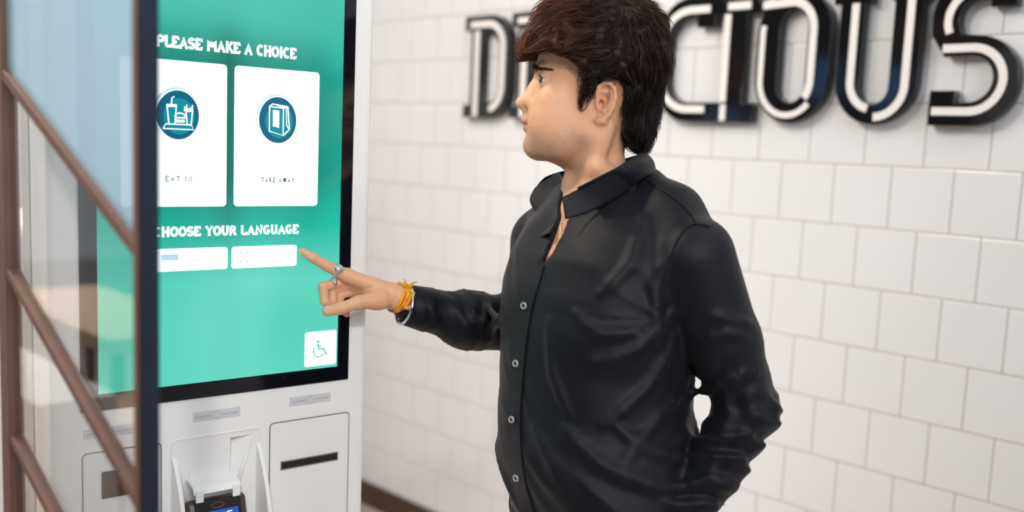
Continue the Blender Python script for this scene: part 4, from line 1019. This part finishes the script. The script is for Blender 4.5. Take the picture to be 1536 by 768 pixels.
FOLD_PX = [[(1070, 474), (1105, 482), (1134, 488)], [(1040, 588), (1080, 578), (1120, 562), (1150, 552)], [(1050, 520), (1090, 500), (1122, 506)], [(1068, 655), (1110, 640), (1160, 612)], [(1045, 700), (1100, 690), (1142, 668)],
 [(1020, 730), (1070, 728), (1118, 716)], [(1000, 752), (1050, 760), (1090, 756)], [(1004, 380), (985, 430), (988, 520)], [(1010, 470), (960, 522), (890, 545)], [(1012, 520), (970, 585), (905, 640)], [(965, 325), (945, 395), (900, 440)],
 [(845, 640), (900, 697), (975, 728), (1025, 735)], [(800, 640), (832, 700), (868, 748)], [(925, 640), (970, 672), (1015, 685)], [(1020, 600), (960, 660), (935, 700)], [(860, 470), (900, 500), (960, 500)], [(820, 480), (826, 560), (850, 620)],
 [(640, 446), (652, 480), (646, 500)], [(676, 446), (698, 488), (694, 515)], [(722, 440), (744, 480), (734, 515)], [(700, 450), (725, 480), (752, 485)]]
FOLDS = []
def shirt(P):
    d = shirt0(P)
    for fp, fr_ in FOLDS: d = smin(d, chain(P, fp, fr_, .003), .011)
    dn = 0
    # sleeve folds
    wl = np.clip(1-(cap(P, SHL, ELL_, .07, .06))/.02, 0, 1)*np.clip((P[..., 0]-L(1010, 500, 1.5)[0])/.03, 0, 1)
    low = np.clip((L(0, 455, 1.5)[2]-P[..., 2])/.08, 0, 1)
    dn = dn+wl*low*folds(P, SHL, ELL_+np.array([.05, 0, .05]), 24, .006, .5, 3)
    wf = np.clip(1-(cap(P, ELL_, WRL, .06, .05))/.02, 0, 1)*np.clip((P[..., 0]-L(960, 500, 1.5)[0])/.03, 0, 1)
    dn = dn+wf*folds(P, ELL_+np.array([.0, 0, .0]), WRL+np.array([.06, 0, 0]), 26, .008, .6, 9)*(P[..., 2] < ELL_[2]+.03)
    wr = np.clip((L(748, 480, 1.8)[0]-P[..., 0])/.03, 0, 1)*np.clip((P[..., 0]-L(640, 460, 1.77)[0])/.03, 0, 1)
    dn = dn+wr*folds(P, ELR, L(612, 457, 1.752), 24, .006, .8, 15)
    # torso drag lines falling from chest to belly, bunched cloth at the waist
    d_, l, f = torso(P); z = P[..., 2]
    wt = np.clip(1-d_/.02, 0, 1)*(1-np.clip(wl+wf, 0, 1))
    q = np.stack([l*9+z*9, f*5, z*5-l*5], -1)
    n = vnoise(q, 31); n2 = vnoise(P*11, 32); dn = dn+wt*(ridge(n*3.0+z*2)**2*.0030*np.clip(n2*2-.5, 0, 1))
    wz = np.clip((L(0, 560, 1.6)[2]-z)/.10, 0, 1)
    q2 = np.stack([l*6+z*3, f*6, z*13+l*9], -1); n4 = vnoise(q2, 35); dn = dn+wt*wz*(ridge(n4*2.6+z*7+l*4)**2.2*.0085)
    # folds radiating from the armpit
    ap = L(985, 470, 1.50); q = P-ap; q = q+0; ang = np.arctan2(q[..., 2], q[..., 0]); rr_ = np.linalg.norm(q, axis=-1)
    dn = dn+wt*np.exp(-(rr_/.15)**2)*(1-np.exp(-(rr_/.05)**2))*ridge(ang*1.5+vnoise(P*8, 41)*1.4)**2*.0030
    d = d-dn+.004
    d = d+.003*(vnoise(P*18, 50)-.5)
    # armhole crease
    # openings: neck and the unbuttoned V
    d = smax(d, -cap(P, L(893, 240, 1.61), L(887, 292, 1.575), .056, .050), .006)
    if vpath is not None: d = smax(d, -chain(P, vpath, [.017, .0095, .0095, .0078, .003], .003), .002); d = smax(d, -chain(P, vpath2, [.017, .011, .0100, .0075, .003], .003), .002)
    hem = L(0, 1, 1)[2]*0+L(900, 775, 1.6)[2]-.085
    d = np.maximum(d, hem-z)
    return d
_p, _t = march(shirt0, [(848, 300), (844, 322), (834, 350), (822, 376), (808, 404)]); vpath = list(_p); _v = np.array([.45, .88, -.1]); vpath2 = [p_+_v*.012 for p_ in _p]
for f_ in FOLD_PX:
    q_, _ = march(shirt0, interp(f_, 2)); g_ = grad(shirt0, q_, .004); n_ = len(q_)
    FOLDS.append((list(q_-g_*.0045), [.0035+.0062*math.sin(math.pi*(i_+.35)/(n_-.3)) for i_ in range(n_)]))
M_shirt = mat('black_cotton', (0.0050, 0.0063, 0.0105), 0.50, spec=0.19, sheen=0.04, noise=.12, nscale=6, bump=.25, bscale=700)
SV, SF = nets(shirt, (-.36, -.30, L(900, 775, 1.6)[2]-.10), (.40, .40, 1.56), .0040)
SV = relax(SV, SF, 2, .5)
shirt_o = qmesh('shirt', SV, SF, M_shirt, man); shirt_o['label'] = 'black long-sleeved button-up shirt, open at the neck'
def onshirt(pts, out=.0015):
    P, t = march(shirt, pts); n_ = grad(shirt, P, .006); return P+n_*out, n_
M_thread = mat('shirt_seam', (0.006, 0.007, 0.010), 0.6)
M_shirt2 = mat('black_cotton_trim', (0.0050, 0.0063, 0.0105), 0.48, spec=.19, sheen=0.04, noise=.12, nscale=6, bump=.25, bscale=700)
# seams
for nm, pts in (('shoulder_seam', [(960, 262), (985, 280), (1010, 297), (1034, 318), (1044, 334)]), ('armhole_seam', [(1066, 340), (1040, 336), (1022, 350), (1008, 376), (998, 410), (990, 445)]),):
    P_ = onshirt(interp(pts, 6), .0006)[0]
    MB().tube(P_, .0011, 6).build(nm, M_shirt2, shirt_o, smooth=True)
# placket: a raised band from the foot of the V to the hem
pl_ = interp([(808, 398), (799, 430), (790, 460), (783, 500), (778, 545), (774, 590), (772, 630), (773, 670), (778, 715), (788, 752), (796, 775)], 7)
Lf = []; Rt = []; Lo = []; Ro = []
pa_ = np.array(pl_); A1, n1 = onshirt(pa_+[-11, 0], .0022); A2, n2 = onshirt(pa_+[9, 0], .0022)
Lf = list(A1); Rt = list(A2); Lo = list(A1-n1*.006); Ro = list(A2-n2*.006)
sm_ = lambda A: [A[0]]+[(A[i-1]+A[i]*2+A[i+1])/4 for i in range(1, len(A)-1)]+[A[-1]]
for _ in range(5): Lf, Rt, Lo, Ro = sm_(Lf), sm_(Rt), sm_(Lo), sm_(Ro)
b = MB(); n = len(Lf); mid_l = [(p+q)/2+(np.array([-.35, -.94, 0]))*.0012 for p, q in zip(Lf, Rt)]
vs = []; 
for i in range(n): vs += [Lo[i], Lf[i], mid_l[i], Rt[i], Ro[i]]
fs = [(i*5+k, i*5+k+1, (i+1)*5+k+1, (i+1)*5+k) for i in range(n-1) for k in range(4)]
b.add(vs, fs); b.build('placket', M_shirt2, shirt_o, smooth=True, autos=.9)
# buttons
M_btn = mat('button_grey', (0.40, 0.40, 0.40), 0.25, spec=.7); M_btn2 = mat('button_dark', (0.03, 0.03, 0.03), 0.3)
for p, n_ in zip(*onshirt([(790, 459), (778, 545), (772, 629.5), (778.5, 715.5)], .0052)):
    n_ = (n_+np.array([-.5, -.9, 0])*1.2); n_ /= np.linalg.norm(n_)
    R_ = Vector(n_).to_track_quat('Z', 'Y').to_matrix().to_4x4(); R_.translation = Vector(p)
    pr = [(.0005, .0012), (.0032, .0012), (.0038, .0022), (.0050, .0022), (.0056, .0012), (.0056, -.0004), (.0045, -.0014)]; nn_ = 24; vs = []; fs = []
    for r_, z_ in pr:
        for i in range(nn_): a = 2*math.pi*i/nn_; vs.append(R_@Vector((r_*math.cos(a), r_*math.sin(a), z_)))
    for j in range(len(pr)-1):
        for i in range(nn_): fs.append((j*nn_+i, j*nn_+(i+1) % nn_, (j+1)*nn_+(i+1) % nn_, (j+1)*nn_+i))
    fs.append(tuple(range(nn_)))
    bt = MB().add(vs, fs).build('button', M_btn, shirt_o, smooth=True, autos=.7)
    # dark sunk centre with thread
    bt.data.materials.append(M_btn2)
    for pol in bt.data.polygons:
        c_ = R_.inverted()@pol.center
        if math.hypot(c_.x, c_.y) < .0030: pol.material_index = 1
# collar
def loft(rows, k, name, m, parent, th=.0016):
    rows = [interp(r, k) for r in rows]; n = len(rows[0]); R2 = []
    cols = [interp([r[i] for r in rows], 4) for i in range(n)]; mr_ = len(cols[0]); vs = [p for c in cols for p in c]
    fs = [(i*mr_+j, i*mr_+j+1, (i+1)*mr_+j+1, (i+1)*mr_+j) for i in range(n-1) for j in range(mr_-1)]
    o = MB().add(vs, fs).build(name, m, parent, smooth=True); md = o.modifiers.new('cloth', 'SOLIDIFY'); md.thickness = th; md.offset = 0
    return o
foldl = [L(866, 282, 1.500), L(890, 270, 1.497), L(920, 254, 1.505), L(950, 236, 1.535), L(968, 229, 1.60), L(952, 234, 1.665), L(915, 245, 1.70), L(870, 252, 1.71), L(838, 259, 1.700)]
outl_ = [L(888, 308, 1.480), L(912, 297, 1.475), L(940, 283, 1.487), L(970, 263, 1.53), L(984, 262, 1.60), L(965, 262, 1.68), L(915, 268, 1.735), L(850, 280, 1.75), L(803, 283, 1.735)]
_o, _n = onshirt([(888, 308), (912, 298), (941, 284), (973, 266)], .0045); outl_[:4] = [p_ for p_ in _o]
mids = [(a*.5+b_*.5)+np.array([0, 0, .004])+(np.array([(a+b_)[0]/2, (a+b_)[1]/2, 0])-np.array([COLL[0], COLL[1], 0]))*.05 for a, b_ in zip(foldl, outl_)]
loft([foldl, mids, outl_], 6, 'collar', M_shirt2, shirt_o, .0022)
basel = [L(848, 329, 1.508), L(885, 318, 1.516), L(925, 296, 1.524), L(955, 275, 1.545), L(972, 268, 1.60), L(955, 270, 1.66), L(915, 282, 1.69), L(872, 300, 1.695), L(846, 318, 1.685)]
st_top = [L(843, 296, 1.512), L(868, 283, 1.512)]+[p+np.array([0, .003, -.001]) for p in foldl[2:]]
loft([st_top, [(a+b_)/2 for a, b_ in zip(st_top, basel)], basel], 6, 'collar_stand', M_shirt2, shirt_o, .0020)
# far front edge turned outward: inside of the collar and facing seen beyond the throat
fa = [L(839, 258, 1.70), L(850, 275, 1.665), L(851, 300, 1.625), L(838, 325, 1.580), L(825, 350, 1.545)]
fb = [L(818, 271, 1.72), L(826, 290, 1.69), L(829, 310, 1.65), L(825, 333, 1.60), L(818, 352, 1.553)]
fc = [L(802, 283, 1.735), L(795, 302, 1.715), L(808, 327, 1.67), L(811, 342, 1.618), L(812, 356, 1.575)]
loft([fa, fb, fc], 6, 'collar_facing', M_shirt2, shirt_o, .0022)
# cuff of the reaching arm
cu0 = L(613, 458, 1.752); cu1 = L(642, 465, 1.766); axc = (cu1-cu0)/np.linalg.norm(cu1-cu0)
def ringpts(c, ax_, r, n=32, sx=1.0, seed=0, wob=0.0, phase=0.0):
    a = np.cross(ax_, [0, 1, 0]); a /= np.linalg.norm(a); b_ = np.cross(ax_, a)
    return [c+a*r*math.cos(q)*sx+b_*r*math.sin(q)+ax_*wob*math.sin(q*2+phase) for q in np.linspace(0, 2*math.pi, n, endpoint=False)]
b = MB(); rows = [ringpts(cu0-axc*.002, axc, .0285), ringpts(cu0-axc*.006, axc, .0315), ringpts(cu0-axc*.005, axc, .0350), ringpts(cu0+axc*.012, axc, .0368), ringpts(cu1, axc, .0395), ringpts(cu1+axc*.002, axc, .0370)]
n = 32; vs = [p for r_ in rows for p in r_]; b.add(vs, [(j*n+i, j*n+(i+1) % n, (j+1)*n+(i+1) % n, (j+1)*n+i) for j in range(len(rows)-1) for i in range(n)])
b.build('cuff', M_shirt2, shirt_o, smooth=True, autos=1.2)

# ---- jewellery ------------------------------------------------------------------
axw = (WR-L(585, 444, 1.735)); axw /= np.linalg.norm(axw)
M_y = mat('thread_yellow', (0.90, 0.42, 0.01), 0.6, bump=.6, bscale=900); M_o = mat('thread_orange', (0.62, 0.07, 0.012), 0.6, bump=.6, bscale=900)
tb = bpy.data.objects.new('thread_bracelet', None); C.objects.link(tb); tb.parent = man; tb['label'] = 'yellow and orange thread bracelet'
def hring(c, ax_, seed, wob):
    """ring that hugs the wrist surface"""
    R_ = np.array(ringpts(c, ax_, .03, 40, wob=wob, phase=seed)); d = R_-c; ws = d@ax_; d /= np.linalg.norm(d, axis=1, keepdims=True); t = np.full(40, .010)
    for _ in range(40): t = t+np.where(hand(c+d*t[:, None]) < .0008, .0012, 0)
    return c+d*t[:, None]+ax_*(ws*.3)[:, None]
k = 0
for i in range(14):
    c = L(601, 449, 1.742)+axw*(-.0040+.0014*i)+np.array([0, 0, 0])
    tl2 = axw+np.array([rng.normal(0, .06), rng.normal(0, .06), rng.normal(0, .06)])+np.array([.10, -.10, -.16]); tl2 /= np.linalg.norm(tl2)
    MB().tube(hring(c, tl2, i*1.7, .0015), .0017, 6, closed=True).build('bracelet_thread', M_o if i in (2, 5, 8, 11, 12) else M_y, tb, smooth=True)
kn0 = L(611, 432, 1.728)
for dx_, dz_ in ((-.016, .010), (.010, .006), (.014, -.008), (-.006, .016), (.004, -.016), (.016, .012)):
    MB().tube([kn0, kn0+np.array([dx_*.5, -.004, dz_*.7]), kn0+np.array([dx_, -.003, dz_])], [.0022, .0019, .0013], 6).build('bracelet_thread', M_y, tb, smooth=True)
bc = L(607, 459, 1.742); axb = np.array([.80, .42, -.26]); axb /= np.linalg.norm(axb)
o = MB().tube(ringpts(bc, axb, .0315, 64), .0024, 10, closed=True).build('bangle', M_chrome, man, smooth=True); o['label'] = 'polished silver bangle'
def finger_ring(c, ax_, r, w, name, lab, seal=True):
    ax_ = np.asarray(ax_)/np.linalg.norm(ax_); b = MB(); n = 36; up_ = np.array([0, -.75, .66]); up_ = up_-ax_*(up_@ax_); up_ /= np.linalg.norm(up_); sd = np.cross(ax_, up_)
    rows = []
    for k2, (o_, rr_) in enumerate(((-1, 0), (-1, 1), (0, 1.25), (1, 1), (1, 0))):
        row = []
        for i in range(n):
            q = 2*math.pi*i/n; top = math.exp(-((math.atan2(math.sin(q-math.pi/2), math.cos(q-math.pi/2)))/.75)**2); ww = w*(.30+.70*top); th_ = .0008+.0014*top
            row.append(c+(sd*math.cos(q)+up_*math.sin(q))*(r+th_*rr_)+ax_*ww/2*o_)
        rows.append(row)
    vs = [p for r_ in rows for p in r_]; b.add(vs, [(j*n+i, j*n+(i+1) % n, ((j+1) % 5)*n+(i+1) % n, ((j+1) % 5)*n+i) for j in range(5) for i in range(n)])
    o = b.build(name, M_silver, man, smooth=True); o['label'] = lab
    # engraved beads on the face
    b = MB(); bm = bmesh.new(); bmesh.ops.create_icosphere(bm, subdivisions=1, radius=.00095)
    for i in range(-3, 4):
        for j in range(-3, 4):
            if abs(i)+abs(j) > 4: continue
            q = math.pi/2+i*.17; ctr = c+(sd*math.cos(q)+up_*math.sin(q))*(r+.0026)+ax_*j*w*.12
            b.add([v.co+Vector(ctr) for v in bm.verts], [[v.index for v in f_.verts] for f_ in bm.faces])
    bm.free(); b.build('ring_beading', M_silver, o, smooth=True)
ri = idx_[2]*.55+idx_[3]*.45; finger_ring(ri, idx_[3]-idx_[2], .0102, .0175, 'index_ring', 'wide engraved silver ring on the index finger')
rm = mid_[2]*.60+mid_[3]*.40; finger_ring(rm, mid_[3]-mid_[2], .0092, .0100, 'middle_ring', 'narrow silver ring on the middle finger')
# nails
M_nail = mat('nail', (0.70, 0.45, 0.36), 0.25, spec=.6)
def nail(c, n_, d_, w, l):
    n_ = np.array(n_, float); n_ /= np.linalg.norm(n_); d_ = np.array(d_, float); d_ -= n_*(d_@n_); d_ /= np.linalg.norm(d_); s_ = np.cross(n_, d_); vs = []; A, Bn = 9, 9
    for i in range(A):
        for j in range(Bn):
            u_ = (i/(A-1)*2-1); v_ = (j/(Bn-1)*2-1); k_ = math.sqrt(max(0, 1-.45*u_*u_*(v_*v_))); x_ = u_*w/2*k_*(1-.12*v_**2); y_ = v_*l/2*(1-.15*u_*u_)
            vs.append(c+s_*x_+d_*y_-n_*(x_*x_/(w*.85)))
    o = MB().add(vs, [(i*Bn+j, i*Bn+j+1, (i+1)*Bn+j+1, (i+1)*Bn+j) for i in range(A-1) for j in range(Bn-1)]).build('fingernail', M_nail, man, smooth=True)
    md = o.modifiers.new('t', 'SOLIDIFY'); md.thickness = .0006
nail(L(493, 463.5, 1.682)+np.array([-.001, -.0078, .001]), (-.15, -.95, .10), (-1, -.1, -.25), .0115, .0125)
nail(idx_[0]+np.array([-.0035, -.002, .0052]), (-.45, -.25, .85), (-1, 0, -.5), .009, .010)
# chain with a pendant in the V
chp = interp([L(849, 300, 1.535), L(840, 330, 1.520), L(831, 352, 1.508), L(826, 362, 1.502), L(822, 352, 1.512), L(830, 325, 1.555)], 8)
ch2 = drop(body, np.array(chp), .0012, 6, .003)
nk = MB().tube(ch2, .0007, 6).build('necklace', M_gold, man, smooth=True); nk['label'] = 'thin gold neck chain with small hoop'
pdn = ch2[24]; MB().tube([pdn+np.array([.0045*math.cos(q), -.002, -.003+.0055*math.sin(q)]) for q in np.linspace(0, 5.2, 18)], .0008, 6).build('pendant', M_gold, nk, smooth=True)

# ---- trousers, belt, shoes ------------------------------------------------------
def trousers(P):
    z = P[..., 2]; t_, l, f = torso(P, .012); d = t_*1.0+.0
    d = smax(d, z-1.0, .004); d = smax(d, .84-z, .01); d0 = d
    for s in (1, -1):
        hip = T(np.array([tx[0], ty[0], .90]), .092*s); kn_ = T(np.array([tx[0], ty[0], .50]), .10*s, .015); an = T(np.array([tx[0], ty[0], .09]), .11*s, -.01)
        d = smin(d, chain(P, [hip, kn_, an], [.098, .073, .058], .03), .03)
    d = d-.003*(ridge(vnoise(P*np.array([9., 9., 16.]), 61)*2.5)**2)
    return np.maximum(d, .035-z)
TV, TF = nets(trousers, (-.30, -.32, .0), (.32, .34, 1.03), .008); TV = relax(TV, TF, 2, .5)
qmesh('trousers', TV, TF, mat('light_twill', (0.62, 0.56, 0.50), .75, noise=.06, bump=.3, bscale=700), man)['label'] = 'light beige trousers'
zb_ = .985; bl = []
for q in np.linspace(0, 2*math.pi, 64, endpoint=False):
    cx = np.interp(zb_, tz, tx); cy = np.interp(zb_, tz, ty); w_ = np.interp(zb_, tz, tw)-.010; d_ = np.interp(zb_, tz, td)-.010
    c_, s2 = math.cos(q), math.sin(q); e = 2/2.25; bl.append(np.array([cx, cy, zb_])+LT*w_*abs(c_)**e*(1 if c_ > 0 else -1)+FT*d_*abs(s2)**e*(1 if s2 > 0 else -1))
b = MB(); vs = []; n = len(bl); cen = sum(bl)/n
for dz_, do in ((-.016, 0), (-.016, .004), (.016, .004), (.016, 0)):
    for p in bl: o2 = (p-cen); o2 /= np.linalg.norm(o2); vs.append(p+o2*do+np.array([0, 0, dz_]))
b.add(vs, [(j*n+i, j*n+(i+1) % n, ((j+1) % 4)*n+(i+1) % n, ((j+1) % 4)*n+i) for j in range(4) for i in range(n)])
belt = b.build('belt', mat('belt_leather', (0.012, 0.011, 0.011), .35), man, smooth=True, autos=.8)
fr_ = max(bl, key=lambda p: p@FT); fq = np.array([fr_[0], fr_[1], zb_])+FT*.007+LT*(-.0)
MB().tube([fq+LT*x_+np.array([0, 0, z_]) for x_, z_ in rrect(-.022, -.02, .022, .02, .005, 4)], .0022, 8, closed=True).build('buckle', M_chrome, belt, smooth=True)
def shoe(s):
    an = T(np.array([tx[0], ty[0], .0]), .11*s, -.01)
    def fn(P):
        d = smin(ell(P, T(an, 0, .10)+np.array([0, 0, .035]), (.12, .048, .045), RS), ell(P, T(an, 0, -.01)+np.array([0, 0, .055]), (.062, .044, .055), RS), .03)
        return np.maximum(d, .001-P[..., 2])
    RS = np.stack([FT, LT, [0, 0, 1]], 1)
    V, F = nets(fn, an+np.array([-.25, -.25, -.01]), an+np.array([.25, .25, .14]), .006)
    return qmesh('shoe', relax(V, F, 1, .5), F, mat('shoe_leather', (0.02, 0.018, 0.017), .4), man)
shoe(1); shoe(-1)
